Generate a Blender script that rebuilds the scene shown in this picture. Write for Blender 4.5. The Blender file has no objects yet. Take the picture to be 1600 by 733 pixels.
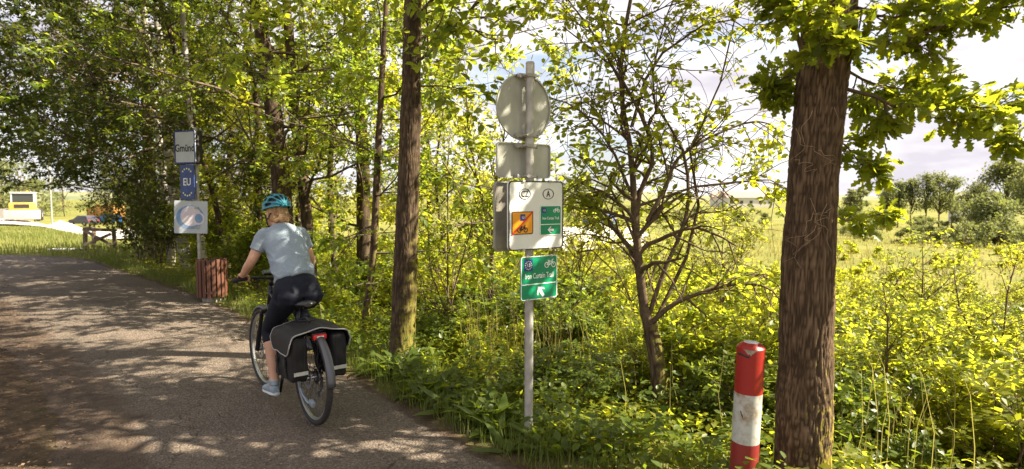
import bpy, bmesh, math, random
import numpy as np
from mathutils import Vector, Matrix

# ------------------------------------------------------------------ camera, sky, sun, exposure
scene = bpy.context.scene
C = scene.collection
R = math.radians
FPX, EYE = 950.0, 1.7                       # focal length in pixels of a 1600 px wide frame, eye height
PITCH = math.atan(61.5 / FPX)
cam_d = bpy.data.cameras.new('camera')
cam = bpy.data.objects.new('camera', cam_d); C.objects.link(cam)
cam.location = (0, 0, EYE); cam.rotation_euler = (R(90) - PITCH, 0, 0)
cam_d.sensor_width = 36; cam_d.lens = 36 * FPX / 1600
cam_d.clip_start = 0.05; cam_d.clip_end = 3000
cam_d.dof.use_dof = True; cam_d.dof.focus_distance = 4.9; cam_d.dof.aperture_fstop = 2.2
scene.camera = cam

SUN_EL = R(43); SUN_H = Vector((0.997, -0.05, 0)).normalized()
SUN = Vector((SUN_H.x * math.cos(SUN_EL), SUN_H.y * math.cos(SUN_EL), math.sin(SUN_EL)))
w = bpy.data.worlds.new('World'); scene.world = w; w.use_nodes = True
nt = w.node_tree; nt.nodes.clear()
out = nt.nodes.new('ShaderNodeOutputWorld'); bg = nt.nodes.new('ShaderNodeBackground')
sky = nt.nodes.new('ShaderNodeTexSky'); sky.sky_type = 'NISHITA'; sky.sun_disc = False
sky.sun_elevation = SUN_EL; sky.sun_rotation = math.atan2(SUN_H.x, SUN_H.y)
sky.air_density = 1.0; sky.dust_density = 1.2; sky.ozone_density = 1.2
tc = nt.nodes.new('ShaderNodeTexCoord'); mp = nt.nodes.new('ShaderNodeMapping')
mp.inputs['Scale'].default_value = (1.6, 1.6, 5.5); mp.inputs['Location'].default_value = (0.9, 2.3, 0.4)
nz = nt.nodes.new('ShaderNodeTexNoise'); nz.inputs['Scale'].default_value = 1.5; nz.inputs['Detail'].default_value = 7; nz.inputs['Roughness'].default_value = 0.55
rp = nt.nodes.new('ShaderNodeValToRGB'); rp.color_ramp.elements[0].position = 0.27; rp.color_ramp.elements[1].position = 0.47
nz2 = nt.nodes.new('ShaderNodeTexNoise'); nz2.inputs['Scale'].default_value = 3.2; nz2.inputs['Detail'].default_value = 6
rp2 = nt.nodes.new('ShaderNodeValToRGB')
rp2.color_ramp.elements[0].position = 0.36; rp2.color_ramp.elements[0].color = (4.2, 3.95, 4.35, 1)
rp2.color_ramp.elements[1].position = 0.62; rp2.color_ramp.elements[1].color = (7.0, 6.75, 6.85, 1)
mx = nt.nodes.new('ShaderNodeMix'); mx.data_type = 'RGBA'
L = nt.links.new
L(tc.outputs['Generated'], mp.inputs['Vector']); L(mp.outputs['Vector'], nz.inputs['Vector']); L(mp.outputs['Vector'], nz2.inputs['Vector'])
L(nz.outputs['Fac'], rp.inputs['Fac']); L(nz2.outputs['Fac'], rp2.inputs['Fac'])
L(rp.outputs['Color'], mx.inputs['Factor']); L(sky.outputs['Color'], mx.inputs['A']); L(rp2.outputs['Color'], mx.inputs['B'])
L(mx.outputs['Result'], bg.inputs['Color']); bg.inputs['Strength'].default_value = 0.05
L(bg.outputs['Background'], out.inputs['Surface'])

sun_d = bpy.data.lights.new('sun', 'SUN'); sun_d.energy = 5.0; sun_d.angle = R(0.53); sun_d.color = (1.0, 0.90, 0.71)
sun = bpy.data.objects.new('sun', sun_d); C.objects.link(sun)
sun.rotation_euler = (-SUN).to_track_quat('-Z', 'Y').to_euler()
sun.location = (20, 4, 20)

vs = scene.view_settings
scene.display_settings.display_device = 'sRGB'
vs.view_transform = 'Standard'; vs.look = 'None'; vs.exposure = 2.05; vs.gamma = 1.0; vs.use_curve_mapping = False
cy = scene.cycles
cy.max_bounces = 10; cy.diffuse_bounces = 8; cy.glossy_bounces = 2; cy.transmission_bounces = 8; cy.transparent_max_bounces = 6
cy.sample_clamp_indirect = 6; cy.caustics_reflective = False; cy.caustics_refractive = False
cy.use_denoising = True; cy.denoiser = 'OPENIMAGEDENOISE'; cy.denoising_input_passes = 'RGB_ALBEDO_NORMAL'

# ------------------------------------------------------------------ helpers
def P(px, py, d):
    """a point at depth d (metres along +Y) seen at a pixel of the 1600 px frame; used to survey real positions"""
    x = (px - 800) / FPX; y = (366.5 - py) / FPX
    cp, sp = math.cos(PITCH), math.sin(PITCH)
    r = np.array([x, cp + y * sp, -sp + y * cp])
    return np.array([0, 0, EYE]) + r * (d / r[1])

def tag(o, label=None, cat=None, group=None, kind=None):
    if label: o['label'] = label
    if cat: o['category'] = cat
    if group: o['group'] = group
    if kind: o['kind'] = kind
    return o

def empty(name, loc=(0, 0, 0), rz=0.0):
    o = bpy.data.objects.new(name, None); C.objects.link(o)
    o.empty_display_size = 0.1; o.location = loc; o.rotation_euler = (0, 0, rz); return o

def link(name, me, m=None, parent=None, loc=None, rot=None):
    o = bpy.data.objects.new(name, me); C.objects.link(o)
    if m is not None:
        me.materials.clear(); me.materials.append(m)
    if parent is not None: o.parent = parent
    if loc is not None: o.location = loc
    if rot is not None: o.rotation_euler = rot
    return o

def copy_tree(o, parent=None):
    c = o.copy(); C.objects.link(c)
    if parent is not None: c.parent = parent
    for ch in list(o.children): copy_tree(ch, c)
    return c

# ---- noise
def _h(ix, iy, iz, seed):
    n = (ix.astype(np.uint32) * np.uint32(374761393) + iy.astype(np.uint32) * np.uint32(668265263)
         + iz.astype(np.uint32) * np.uint32(2147483647 & 0x5bd1e995) + np.uint32(seed) * np.uint32(1274126177))
    n = (n ^ (n >> np.uint32(13))) * np.uint32(1274126177)
    n = n ^ (n >> np.uint32(16))
    return (n & np.uint32(0xffff)).astype(np.float64) / 65535.0

def vnoise(p, seed=0):
    p = np.asarray(p, float)
    with np.errstate(over='ignore'):
        i = np.floor(p).astype(np.int64); f = p - i; f = f * f * (3 - 2 * f)
        r = 0
        for dx in (0, 1):
            for dy in (0, 1):
                for dz in (0, 1):
                    wgt = ((f[..., 0] if dx else 1 - f[..., 0]) * (f[..., 1] if dy else 1 - f[..., 1]) * (f[..., 2] if dz else 1 - f[..., 2]))
                    r = r + wgt * _h(i[..., 0] + dx, i[..., 1] + dy, i[..., 2] + dz, seed)
    return r

def fbm(p, seed=0, octv=4):
    r = 0; a = 0.5; p = np.asarray(p, float)
    for k in range(octv):
        r = r + a * vnoise(p * (2 ** k), seed + k); a *= 0.5
    return r / (1 - 0.5 ** octv)

def unit(v):
    v = np.asarray(v, float); return v / np.maximum(np.linalg.norm(v, axis=-1, keepdims=True), 1e-9)

# ---- mesh from arrays
def np_mesh(name, V, faces=None, loops=None, sizes=None, smooth=False, rnd=None):
    me = bpy.data.meshes.new(name)
    V = np.ascontiguousarray(V, dtype=np.float32).reshape(-1, 3)
    if faces is not None:
        faces = np.asarray(faces); loops = faces.ravel(); sizes = np.full(len(faces), faces.shape[1])
    loops = np.ascontiguousarray(loops, dtype=np.int32); sizes = np.ascontiguousarray(sizes, dtype=np.int32)
    me.vertices.add(len(V)); me.vertices.foreach_set('co', V.ravel())
    me.loops.add(len(loops)); me.loops.foreach_set('vertex_index', loops)
    me.polygons.add(len(sizes))
    st = np.concatenate(([0], np.cumsum(sizes)[:-1])).astype(np.int32)
    me.polygons.foreach_set('loop_start', st); me.polygons.foreach_set('loop_total', sizes)
    if smooth: me.polygons.foreach_set('use_smooth', np.ones(len(sizes), dtype=bool))
    if rnd is not None:
        a = me.attributes.new('rnd', 'FLOAT', 'POINT'); a.data.foreach_set('value', np.ascontiguousarray(rnd, dtype=np.float32))
    me.update(calc_edges=True); me.validate()
    return me

# ---- collects boxes, tubes, lathes into one mesh
class MB:
    def __init__(s): s.v = []; s.f = []; s.n = 0
    def raw(s, V, F):
        V = np.asarray(V, float).reshape(-1, 3); s.v.append(V); s.f += [tuple(int(i) + s.n for i in q) for q in F]; s.n += len(V); return s
    def box(s, c, size, rot=None, bev=0.0):
        bm = bmesh.new(); bmesh.ops.create_cube(bm, size=1.0)
        for v in bm.verts: v.co = Vector((v.co.x * size[0], v.co.y * size[1], v.co.z * size[2]))
        if bev > 0: bmesh.ops.bevel(bm, geom=bm.edges[:], offset=bev, segments=2, affect='EDGES', profile=0.6)
        m = Matrix.Translation(c)
        if rot is not None: m = m @ (rot if isinstance(rot, Matrix) else Matrix.Rotation(rot, 4, 'Z'))
        bmesh.ops.transform(bm, matrix=m, verts=bm.verts)
        bm.verts.index_update(); s.raw([v.co[:] for v in bm.verts], [[v.index for v in f.verts] for f in bm.faces]); bm.free(); return s
    def tube(s, pts, r, seg=8, caps=True, closed=False):
        pts = np.asarray(pts, float); n = len(pts); r = np.broadcast_to(np.asarray(r, float), (n,))
        if closed: t = unit(np.roll(pts, -1, 0) - np.roll(pts, 1, 0))
        else: t = unit(np.gradient(pts, axis=0))
        a = np.array([0, 0, 1.0]) if abs(t[0][2]) < 0.9 else np.array([1.0, 0, 0])
        u = unit(np.cross(t[0], a)); U = [u]
        for i in range(1, n):
            u = unit(u - t[i] * (u @ t[i])); U.append(u)
        U = np.array(U); W = np.cross(t, U)
        th = np.arange(seg) * 2 * np.pi / seg
        V = pts[:, None] + r[:, None, None] * (np.cos(th)[None, :, None] * U[:, None] + np.sin(th)[None, :, None] * W[:, None])
        F = []
        for i in range(n if closed else n - 1):
            j = (i + 1) % n
            for k in range(seg):
                F.append((i * seg + k, i * seg + (k + 1) % seg, j * seg + (k + 1) % seg, j * seg + k))
        if caps and not closed:
            F.append(tuple(range(seg))[::-1]); F.append(tuple((n - 1) * seg + k for k in range(seg)))
        return s.raw(V, F)
    def lathe(s, prof, c=(0, 0, 0), seg=24, axis='Z', a0=0, a1=2 * math.pi):
        full = abs(a1 - a0 - 2 * math.pi) < 1e-6; m = seg if full else seg + 1
        V = []
        for (r, z) in prof:
            for k in range(m):
                a = a0 + (a1 - a0) * k / seg
                q = (r * math.cos(a), r * math.sin(a), z)
                if axis == 'Y': q = (q[0], q[2], q[1])
                if axis == 'X': q = (q[2], q[0], q[1])
                V.append((c[0] + q[0], c[1] + q[1], c[2] + q[2]))
        F = []
        for i in range(len(prof) - 1):
            for k in range(seg):
                k2 = (k + 1) % m
                F.append((i * m + k, i * m + k2, (i + 1) * m + k2, (i + 1) * m + k))
        return s.raw(V, F)
    def loft(s, rings, seg=20, cap=True):
        """rings: (centre, axis1, axis2) with the half widths as vector lengths"""
        th = np.arange(seg) * 2 * np.pi / seg; V = []
        for c, a, b in rings:
            V.append(np.asarray(c)[None] + np.cos(th)[:, None] * np.asarray(a)[None] + np.sin(th)[:, None] * np.asarray(b)[None])
        V = np.array(V).reshape(-1, 3); n = len(rings); F = []
        for i in range(n - 1):
            for k in range(seg): F.append((i * seg + k, i * seg + (k + 1) % seg, (i + 1) * seg + (k + 1) % seg, (i + 1) * seg + k))
        if cap: F.append(tuple(range(seg))[::-1]); F.append(tuple((n - 1) * seg + k for k in range(seg)))
        return s.raw(V, F)
    def mesh(s, name, smooth=False, fix=True):
        me = bpy.data.meshes.new(name); me.from_pydata(np.concatenate(s.v).tolist(), [], s.f); me.update()
        if fix:
            bm = bmesh.new(); bm.from_mesh(me); bmesh.ops.recalc_face_normals(bm, faces=bm.faces[:]); bm.to_mesh(me); bm.free()
        if smooth:
            for p in me.polygons: p.use_smooth = True
        return me
    def build(s, name, m, parent=None, smooth=False, loc=None, rot=None, auto=None):
        me = s.mesh(name, smooth or auto is not None)
        o = link(name, me, m, parent, loc, rot)
        if auto is not None:
            bm = bmesh.new(); bm.from_mesh(me)
            for e in bm.edges:
                if len(e.link_faces) == 2 and e.calc_face_angle(0) > R(auto): e.smooth = False
            bm.to_mesh(me); bm.free()
        return o

# ---- many thin branches at once: list of (pts(n,3), radii(n))
def tubes_mesh(name, polys, seg=5):
    groups = {}
    def thin(p, r):
        k = 4 if r[0] < .006 else 6
        if len(p) <= k or r[0] > .02: return p, r
        i = np.linspace(0, len(p) - 1, k).round().astype(int); return p[i], r[i]
    for p, r in [thin(*q) for q in polys]: groups.setdefault(len(p), []).append((p, r))
    VV, FF, off = [], [], 0
    th = np.arange(seg) * 2 * np.pi / seg
    for n, lst in groups.items():
        Pn = np.array([a for a, _ in lst]); Rn = np.array([b for _, b in lst])
        t = unit(np.gradient(Pn, axis=1)); mean = unit(Pn[:, -1] - Pn[:, 0])
        a = np.where(np.abs(mean[:, 2:3]) < 0.8, np.array([[0, 0, 1.0]]), np.array([[1.0, 0.1, 0]]))
        U = unit(np.cross(t, a[:, None])); W = np.cross(t, U)
        V = Pn[:, :, None] + Rn[:, :, None, None] * (np.cos(th)[None, None, :, None] * U[:, :, None] + np.sin(th)[None, None, :, None] * W[:, :, None])
        M = len(lst)
        idx = np.arange(M * n * seg).reshape(M, n, seg) + off
        i0 = idx[:, :-1]; i1 = idx[:, 1:]
        F = np.stack([i0, np.roll(i0, -1, 2), np.roll(i1, -1, 2), i1], -1).reshape(-1, 4)
        VV.append(V.reshape(-1, 3)); FF.append(F); off += M * n * seg
    return np_mesh(name, np.concatenate(VV), np.concatenate(FF), smooth=True)

# ---- leaves
T_SIMPLE = (np.array([(0, 0, 0), (.45, .33, .07), (1, 0, 0), (.45, -.33, .07)]), [(0, 3, 2), (0, 2, 1)])
T_OVAL = (np.array([(0, 0, 0), (.25, .26, .05), (.65, .28, .05), (1, 0, -.05), (.65, -.28, .05), (.25, -.26, .05)]), [(0, 3, 2, 1), (0, 5, 4, 3)])
_oak = [(0, 0), (.10, .035), (.2, .13), (.29, .07), (.40, .25), (.50, .12), (.63, .32), (.72, .15), (.86, .22), (.93, .10), (1, 0)]
T_OAK = (np.array([(x, y, .10 * y - .10 * x * x) for x, y in _oak] + [(x, -y, .10 * y - .10 * x * x) for x, y in _oak[1:-1]]),
         [tuple(range(10, -1, -1)), (0,) + tuple(range(11, 20)) + (10,)])
_ok2 = [(0, 0), (.2, .13), (.3, .07), (.42, .26), (.53, .12), (.68, .32), (.8, .14), (1, 0)]
T_OAK_PLAIN = (np.array([(x, y, .10 * y - .10 * x * x) for x, y in _ok2] + [(x, -y, .10 * y - .10 * x * x) for x, y in _ok2[1:-1]]), [tuple(range(7, -1, -1)), (0,) + tuple(range(8, 14)) + (7,)])
_bl = np.array([(-.5, 0, 0), (.5, 0, 0), (.42, .45, .03), (-.42, .45, .03), (.25, .8, .16), (-.25, .8, .16), (0, 1, .36)])
T_BLADE = (_bl, [(0, 1, 2, 3), (3, 2, 4, 5), (5, 4, 6)])
T_BLADE_FAR = (np.array([(-.5, 0, 0), (.5, 0, 0), (.36, .6, .08), (-.36, .6, .08), (0, 1, .36)]), [(0, 1, 2, 3), (3, 2, 4)])

def leaf_mesh(name, tmpl, pos, X, N, size, rng, sy=None):
    tv, tf = tmpl; n = len(pos)
    X = unit(X); Y = unit(np.cross(N, X)); Z = np.cross(X, Y)
    sz = np.asarray(size).reshape(-1, 1, 1); wy = sz if sy is None else np.asarray(sy).reshape(-1, 1, 1)
    V = pos[:, None] + sz * (tv[None, :, 0:1] * X[:, None]) + wy * (tv[None, :, 1:2] * Y[:, None]) + sz * (tv[None, :, 2:3] * Z[:, None])
    k = len(tv)
    base = np.concatenate([np.array(q) for q in tf]); sizes = np.array([len(q) for q in tf])
    loops = (base[None] + (np.arange(n) * k)[:, None]).ravel()
    return np_mesh(name, V, loops=loops, sizes=np.tile(sizes, n), rnd=np.repeat(rng.random(n), k))

def leaf_sites(rng, twigs, per, jitter=0.05):
    """points along twig polylines with an outward direction"""
    pos, d = [], []
    for pts, r in twigs:
        pts = np.asarray(pts); n = len(pts) - 1
        t = rng.random(per) ** 0.8 * n; i = np.minimum(t.astype(int), n - 1); f = (t - i)[:, None]
        pos.append(pts[i] * (1 - f) + pts[i + 1] * f); d.append(np.repeat(unit(pts[-1] - pts[0])[None], per, 0))
    pos = np.concatenate(pos); d = np.concatenate(d)
    side = rng.normal(0, 1, pos.shape); side[:, 2] *= 0.55
    X = unit(d * 0.5 + unit(side)); pos = pos + X * jitter * rng.random((len(pos), 1))
    return pos, X

def leaf_frames(rng, X, droop=0.25, flat=0.6):
    X = unit(X + np.array([0, 0, -droop])); N = rng.normal(0, 1, X.shape) * (1 - flat) + np.array([0, 0, flat * 1.4])
    return X, unit(N)

# ---- growth
def grow(rng, p, d, Ln, r, level, maxl, polys, twigs, trop=0.06, wob=0.16, kids=(6, 6, 6), ang=(0.6, 1.15), ratio=(0.42, 0.68), seglen=0.22, t0=0.2, flatten=1.0):
    n = int(min(9, max(3, round(Ln / seglen)))); pts = [np.array(p, float)]; d = unit(d)
    for i in range(n):
        d = unit(d + rng.normal(0, wob, 3) + np.array([0, 0, trop])); pts.append(pts[-1] + d * Ln / n)
    pts = np.array(pts); rad = np.linspace(r, max(r * 0.3, 0.002), n + 1)
    polys.append((pts, rad))
    if level >= maxl: twigs.append((pts, rad)); return
    nk = kids[min(level, len(kids) - 1)]
    for k in range(nk):
        t = t0 + (1 - t0) * (k + rng.random()) / nk; q = t * n; i = min(int(q), n - 1); f = q - i
        pp = pts[i] * (1 - f) + pts[i + 1] * f; dd = unit(pts[i + 1] - pts[i])
        o = rng.normal(0, 1, 3); o[2] *= flatten; o = unit(o - dd * (o @ dd)); a = rng.uniform(*ang)
        grow(rng, pp, dd * math.cos(a) + o * math.sin(a), Ln * rng.uniform(*ratio) * (1.12 - 0.45 * t), r * 0.5 * (1.1 - .4 * t), level + 1, maxl, polys, twigs,
             trop, wob, kids, ang, ratio, seglen, 0.15, flatten)

def resample(pts, rad, n):
    pts = np.asarray(pts, float); rad = np.asarray(rad, float)
    m = len(pts); tt = np.linspace(0, m - 1, n); i = np.minimum(tt.astype(int), m - 2); f = (tt - i)[:, None]
    ext = np.vstack([2 * pts[0] - pts[1], pts, 2 * pts[-1] - pts[-2]])
    a, b, c, e = ext[i], ext[i + 1], ext[i + 2], ext[i + 3]
    Q = 0.5 * ((2 * b) + (-a + c) * f + (2 * a - 5 * b + 4 * c - e) * f ** 2 + (-a + 3 * b - 3 * c + e) * f ** 3)
    return Q, np.interp(tt, np.arange(m), rad)

def bark_trunk(name, pts, rad, m, parent, seg=40, step=0.04, depth=0.02, cell=0.03, stretch=5.0, flare=0.35, seed=1):
    pts = np.asarray(pts, float); Ln = np.sum(np.linalg.norm(np.diff(pts, axis=0), axis=1)); n = max(8, int(Ln / step))
    Q, r = resample(pts, rad, n)
    t = unit(np.gradient(Q, axis=0)); u0 = np.array([1.0, 0, 0]); U = unit(u0 - t * (t @ u0)[:, None]); W = np.cross(t, U)
    th = np.arange(seg) * 2 * np.pi / seg; v = np.linspace(0, Ln, n)
    cs, sn = np.cos(th), np.sin(th)
    R0 = float(np.mean(rad))
    Pn = np.stack(np.broadcast_arrays(R0 * cs[None], R0 * sn[None], v[:, None] / stretch), -1)
    warp = (fbm(Pn / (cell * 2.5), seed + 9, 2) - 0.5) * cell * 1.6
    Pw = Pn + warp[..., None] * np.array([1, 1, 0.0])
    rd = 1 - np.abs(2 * vnoise(Pw / cell, seed) - 1); rd2 = 1 - np.abs(2 * vnoise(Pw / (cell * 0.5), seed + 3) - 1)
    h = (0.62 - 0.8 * rd ** 2.2 - 0.25 * rd2 ** 2) * depth + (fbm(Pn * np.array([1, 1, stretch * .5]) / 0.2, seed + 5, 2) - .5) * R0 * 0.22
    fl = 1 + flare * np.exp(-v / 0.28)[:, None] * (0.8 + 0.5 * np.cos(th * 4 + seed)[None])
    rr = r[:, None] * fl + h
    V = Q[:, None] + rr[..., None] * (cs[None, :, None] * U[:, None] + sn[None, :, None] * W[:, None])
    idx = np.arange(n * seg).reshape(n, seg); i0 = idx[:-1]; i1 = idx[1:]
    F = np.stack([i0, np.roll(i0, -1, 1), np.roll(i1, -1, 1), i1], -1).reshape(-1, 4)
    me = np_mesh(name, V.reshape(-1, 3), F, smooth=True)
    a = me.attributes.new('cav', 'FLOAT', 'POINT'); a.data.foreach_set('value', np.ascontiguousarray(np.clip(rd ** 1.5, 0, 1).ravel(), dtype=np.float32))
    return link(name, me, m, parent)

# ------------------------------------------------------------------ materials
def newmat(name):
    m = bpy.data.materials.new(name); m.use_nodes = True; n = m.node_tree.nodes; n.clear()
    o = n.new('ShaderNodeOutputMaterial'); b = n.new('ShaderNodeBsdfPrincipled'); m.node_tree.links.new(b.outputs[0], o.inputs[0])
    return m, m.node_tree, b, o

def pm(name, c1, c2=None, scale=20, rough=0.6, metal=0.0, bump=0.0, bscale=None, stretch=(1, 1, 1), spec=0.5, detail=5, ramp=(0.35, 0.65), emit=None):
    m, t, b, o = newmat(name); N = t.nodes; Lk = t.links.new
    b.inputs['Roughness'].default_value = rough; b.inputs['Metallic'].default_value = metal; b.inputs['Specular IOR Level'].default_value = spec
    b.inputs['Base Color'].default_value = (*c1, 1)
    if c2 is not None or bump:
        co = N.new('ShaderNodeTexCoord'); ma = N.new('ShaderNodeMapping'); ma.inputs['Scale'].default_value = stretch; Lk(co.outputs['Object'], ma.inputs[0])
    if c2 is not None:
        z = N.new('ShaderNodeTexNoise'); z.inputs['Scale'].default_value = scale; z.inputs['Detail'].default_value = detail; Lk(ma.outputs[0], z.inputs['Vector'])
        r = N.new('ShaderNodeValToRGB'); r.color_ramp.elements[0].position = ramp[0]; r.color_ramp.elements[1].position = ramp[1]
        r.color_ramp.elements[0].color = (*c1, 1); r.color_ramp.elements[1].color = (*c2, 1); Lk(z.outputs['Fac'], r.inputs[0]); Lk(r.outputs[0], b.inputs['Base Color'])
    if bump:
        z2 = N.new('ShaderNodeTexNoise'); z2.inputs['Scale'].default_value = bscale or scale * 3; z2.inputs['Detail'].default_value = 4; Lk(ma.outputs[0], z2.inputs['Vector'])
        bp = N.new('ShaderNodeBump'); bp.inputs['Strength'].default_value = bump; bp.inputs['Distance'].default_value = 0.01; Lk(z2.outputs['Fac'], bp.inputs['Height']); Lk(bp.outputs[0], b.inputs['Normal'])
    return m

def leafmat(name, a, b_, ta, tb, trans=0.5, rough=0.45, spec=0.35):
    """a thin leaf: reflecting face colours a..b and light passing through coloured ta..tb, varied leaf by leaf"""
    m, t, b, o = newmat(name); N = t.nodes; Lk = t.links.new
    at = N.new('ShaderNodeAttribute'); at.attribute_name = 'rnd'
    oi = N.new('ShaderNodeObjectInfo'); ad = N.new('ShaderNodeMath'); ad.operation = 'MULTIPLY_ADD'; ad.inputs[1].default_value = 0.35; Lk(oi.outputs['Random'], ad.inputs[0])
    mu = N.new('ShaderNodeMath'); mu.operation = 'MULTIPLY'; mu.inputs[1].default_value = 0.65; Lk(at.outputs['Fac'], mu.inputs[0]); Lk(mu.outputs[0], ad.inputs[2])
    r1 = N.new('ShaderNodeValToRGB'); r1.color_ramp.elements[0].color = (*a, 1); r1.color_ramp.elements[1].color = (*b_, 1)
    r2 = N.new('ShaderNodeValToRGB'); r2.color_ramp.elements[0].color = (*ta, 1); r2.color_ramp.elements[1].color = (*tb, 1)
    Lk(ad.outputs[0], r1.inputs[0]); Lk(ad.outputs[0], r2.inputs[0])
    Lk(r1.outputs[0], b.inputs['Base Color']); b.inputs['Roughness'].default_value = rough; b.inputs['Specular IOR Level'].default_value = spec
    tr = N.new('ShaderNodeBsdfTranslucent'); Lk(r2.outputs[0], tr.inputs['Color'])
    mxs = N.new('ShaderNodeMixShader'); mxs.inputs[0].default_value = trans; Lk(b.outputs[0], mxs.inputs[1]); Lk(tr.outputs[0], mxs.inputs[2]); Lk(mxs.outputs[0], o.inputs[0])
    return m

def barkmat(name, ridge, furrow, moss=None, mossdir=(0, 0), mossz=(0.0, 1.0), bscale=60):
    m, t, b, o = newmat(name); N = t.nodes; Lk = t.links.new
    at = N.new('ShaderNodeAttribute'); at.attribute_name = 'cav'
    co = N.new('ShaderNodeTexCoord'); ma = N.new('ShaderNodeMapping'); ma.inputs['Scale'].default_value = (1, 1, 0.3); Lk(co.outputs['Object'], ma.inputs[0])
    z = N.new('ShaderNodeTexNoise'); z.inputs['Scale'].default_value = 26; z.inputs['Detail'].default_value = 7; Lk(ma.outputs[0], z.inputs['Vector'])
    ad = N.new('ShaderNodeMath'); ad.operation = 'MULTIPLY_ADD'; ad.inputs[1].default_value = 0.6; Lk(z.outputs['Fac'], ad.inputs[0])
    sc = N.new('ShaderNodeMath'); sc.operation = 'MULTIPLY'; sc.inputs[1].default_value = 0.5; Lk(at.outputs['Fac'], sc.inputs[0]); Lk(sc.outputs[0], ad.inputs[2])
    r = N.new('ShaderNodeValToRGB'); r.color_ramp.elements[0].position = 0.25; r.color_ramp.elements[1].position = 0.75
    r.color_ramp.elements[0].color = (*ridge, 1); r.color_ramp.elements[1].color = (*furrow, 1); Lk(ad.outputs[0], r.inputs[0])
    col = r.outputs[0]
    if moss:
        z3 = N.new('ShaderNodeTexNoise'); z3.inputs['Scale'].default_value = 16; z3.inputs['Detail'].default_value = 8; z3.inputs['Roughness'].default_value = 0.7; Lk(co.outputs['Object'], z3.inputs['Vector'])
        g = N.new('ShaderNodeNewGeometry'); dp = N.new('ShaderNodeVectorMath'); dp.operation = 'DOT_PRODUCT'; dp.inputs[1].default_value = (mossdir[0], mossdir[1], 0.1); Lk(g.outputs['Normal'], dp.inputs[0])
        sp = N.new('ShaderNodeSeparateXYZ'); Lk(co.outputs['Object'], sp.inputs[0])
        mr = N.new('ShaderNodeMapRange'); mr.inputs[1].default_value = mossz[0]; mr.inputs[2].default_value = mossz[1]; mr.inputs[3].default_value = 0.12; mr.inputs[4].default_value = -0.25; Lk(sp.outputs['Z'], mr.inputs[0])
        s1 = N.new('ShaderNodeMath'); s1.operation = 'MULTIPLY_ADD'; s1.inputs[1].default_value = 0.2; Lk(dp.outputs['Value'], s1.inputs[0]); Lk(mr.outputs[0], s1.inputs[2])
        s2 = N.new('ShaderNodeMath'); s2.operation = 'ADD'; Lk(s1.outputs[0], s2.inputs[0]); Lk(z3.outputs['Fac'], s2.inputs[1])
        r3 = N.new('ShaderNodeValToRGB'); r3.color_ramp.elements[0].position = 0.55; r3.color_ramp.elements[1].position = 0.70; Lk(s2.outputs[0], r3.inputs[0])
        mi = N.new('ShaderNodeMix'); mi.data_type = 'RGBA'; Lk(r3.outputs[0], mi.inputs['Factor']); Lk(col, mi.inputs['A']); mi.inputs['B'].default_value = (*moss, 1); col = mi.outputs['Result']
    Lk(col, b.inputs['Base Color']); b.inputs['Roughness'].default_value = 0.9; b.inputs['Specular IOR Level'].default_value = 0.15
    z2 = N.new('ShaderNodeTexNoise'); z2.inputs['Scale'].default_value = bscale; z2.inputs['Detail'].default_value = 6; Lk(ma.outputs[0], z2.inputs['Vector'])
    bp = N.new('ShaderNodeBump'); bp.inputs['Strength'].default_value = 0.7; bp.inputs['Distance'].default_value = 0.012; Lk(z2.outputs['Fac'], bp.inputs['Height']); Lk(bp.outputs[0], b.inputs['Normal'])
    return m

M = {}
M['bark_oak'] = barkmat('bark_oak', (.17, .112, .068), (.048, .030, .018), moss=(.26, .21, .03), mossdir=(.9, -.4), mossz=(-.2, 1.3))  # yellow moss on the lower right, its sunlit tone put into the colour
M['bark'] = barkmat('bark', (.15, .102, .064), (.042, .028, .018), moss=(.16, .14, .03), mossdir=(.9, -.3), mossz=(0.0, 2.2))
M['bark_dark'] = barkmat('bark_dark', (.125, .086, .056), (.035, .024, .016))
M['twig'] = pm('twig', (.08, .058, .04), (.13, .095, .068), 30, 0.85, bump=.3, spec=.2)
M['twig_dark'] = pm('twig_dark', (.085, .058, .036), (.14, .098, .062), 30, 0.85, bump=.3, spec=.2)
M['leaf_lime'] = leafmat('leaf_lime', (.095, .138, .014), (.18, .182, .02), (.42, .52, .026), (.72, .65, .04), .61)
M['leaf_mid'] = leafmat('leaf_mid', (.055, .098, .015), (.13, .15, .02), (.26, .40, .024), (.55, .54, .034), .55)
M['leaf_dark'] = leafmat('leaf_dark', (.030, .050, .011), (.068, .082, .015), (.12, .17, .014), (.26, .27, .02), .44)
M['leaf_oak'] = leafmat('leaf_oak', (.06, .095, .013), (.115, .135, .018), (.32, .42, .02), (.52, .50, .028), .58, .45)
M['leaf_weed'] = leafmat('leaf_weed', (.052, .09, .015), (.10, .125, .021), (.22, .32, .02), (.38, .40, .026), .47, .42)
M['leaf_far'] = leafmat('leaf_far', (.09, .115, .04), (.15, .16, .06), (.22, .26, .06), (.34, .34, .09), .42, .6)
M['grass'] = leafmat('grass', (.06, .10, .018), (.125, .14, .03), (.18, .27, .022), (.32, .34, .045), .42, .5)
M['grass_dry'] = leafmat('grass_dry', (.15, .145, .033), (.29, .235, .08), (.32, .30, .055), (.48, .40, .11), .4, .55)
M['steel'] = pm('steel', (.30, .29, .26), (.44, .42, .38), 14, .55, .35, bump=.15, bscale=60)
M['alu_back'] = pm('alu_back', (.33, .33, .28), (.47, .47, .42), 9, .5, .3, bump=.1, stretch=(1, 1, .6), ramp=(.3, .7))
M['white'] = pm('white', (.66, .67, .62), (.72, .73, .69), 8, .35, spec=.5)
M['green'] = pm('green', (.002, .20, .095), (.004, .24, .115), 6, .3)
M['black'] = pm('black', (.012, .012, .013), None, rough=.45)
M['ink'] = pm('ink', (.01, .01, .012), None, rough=.5)
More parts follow.
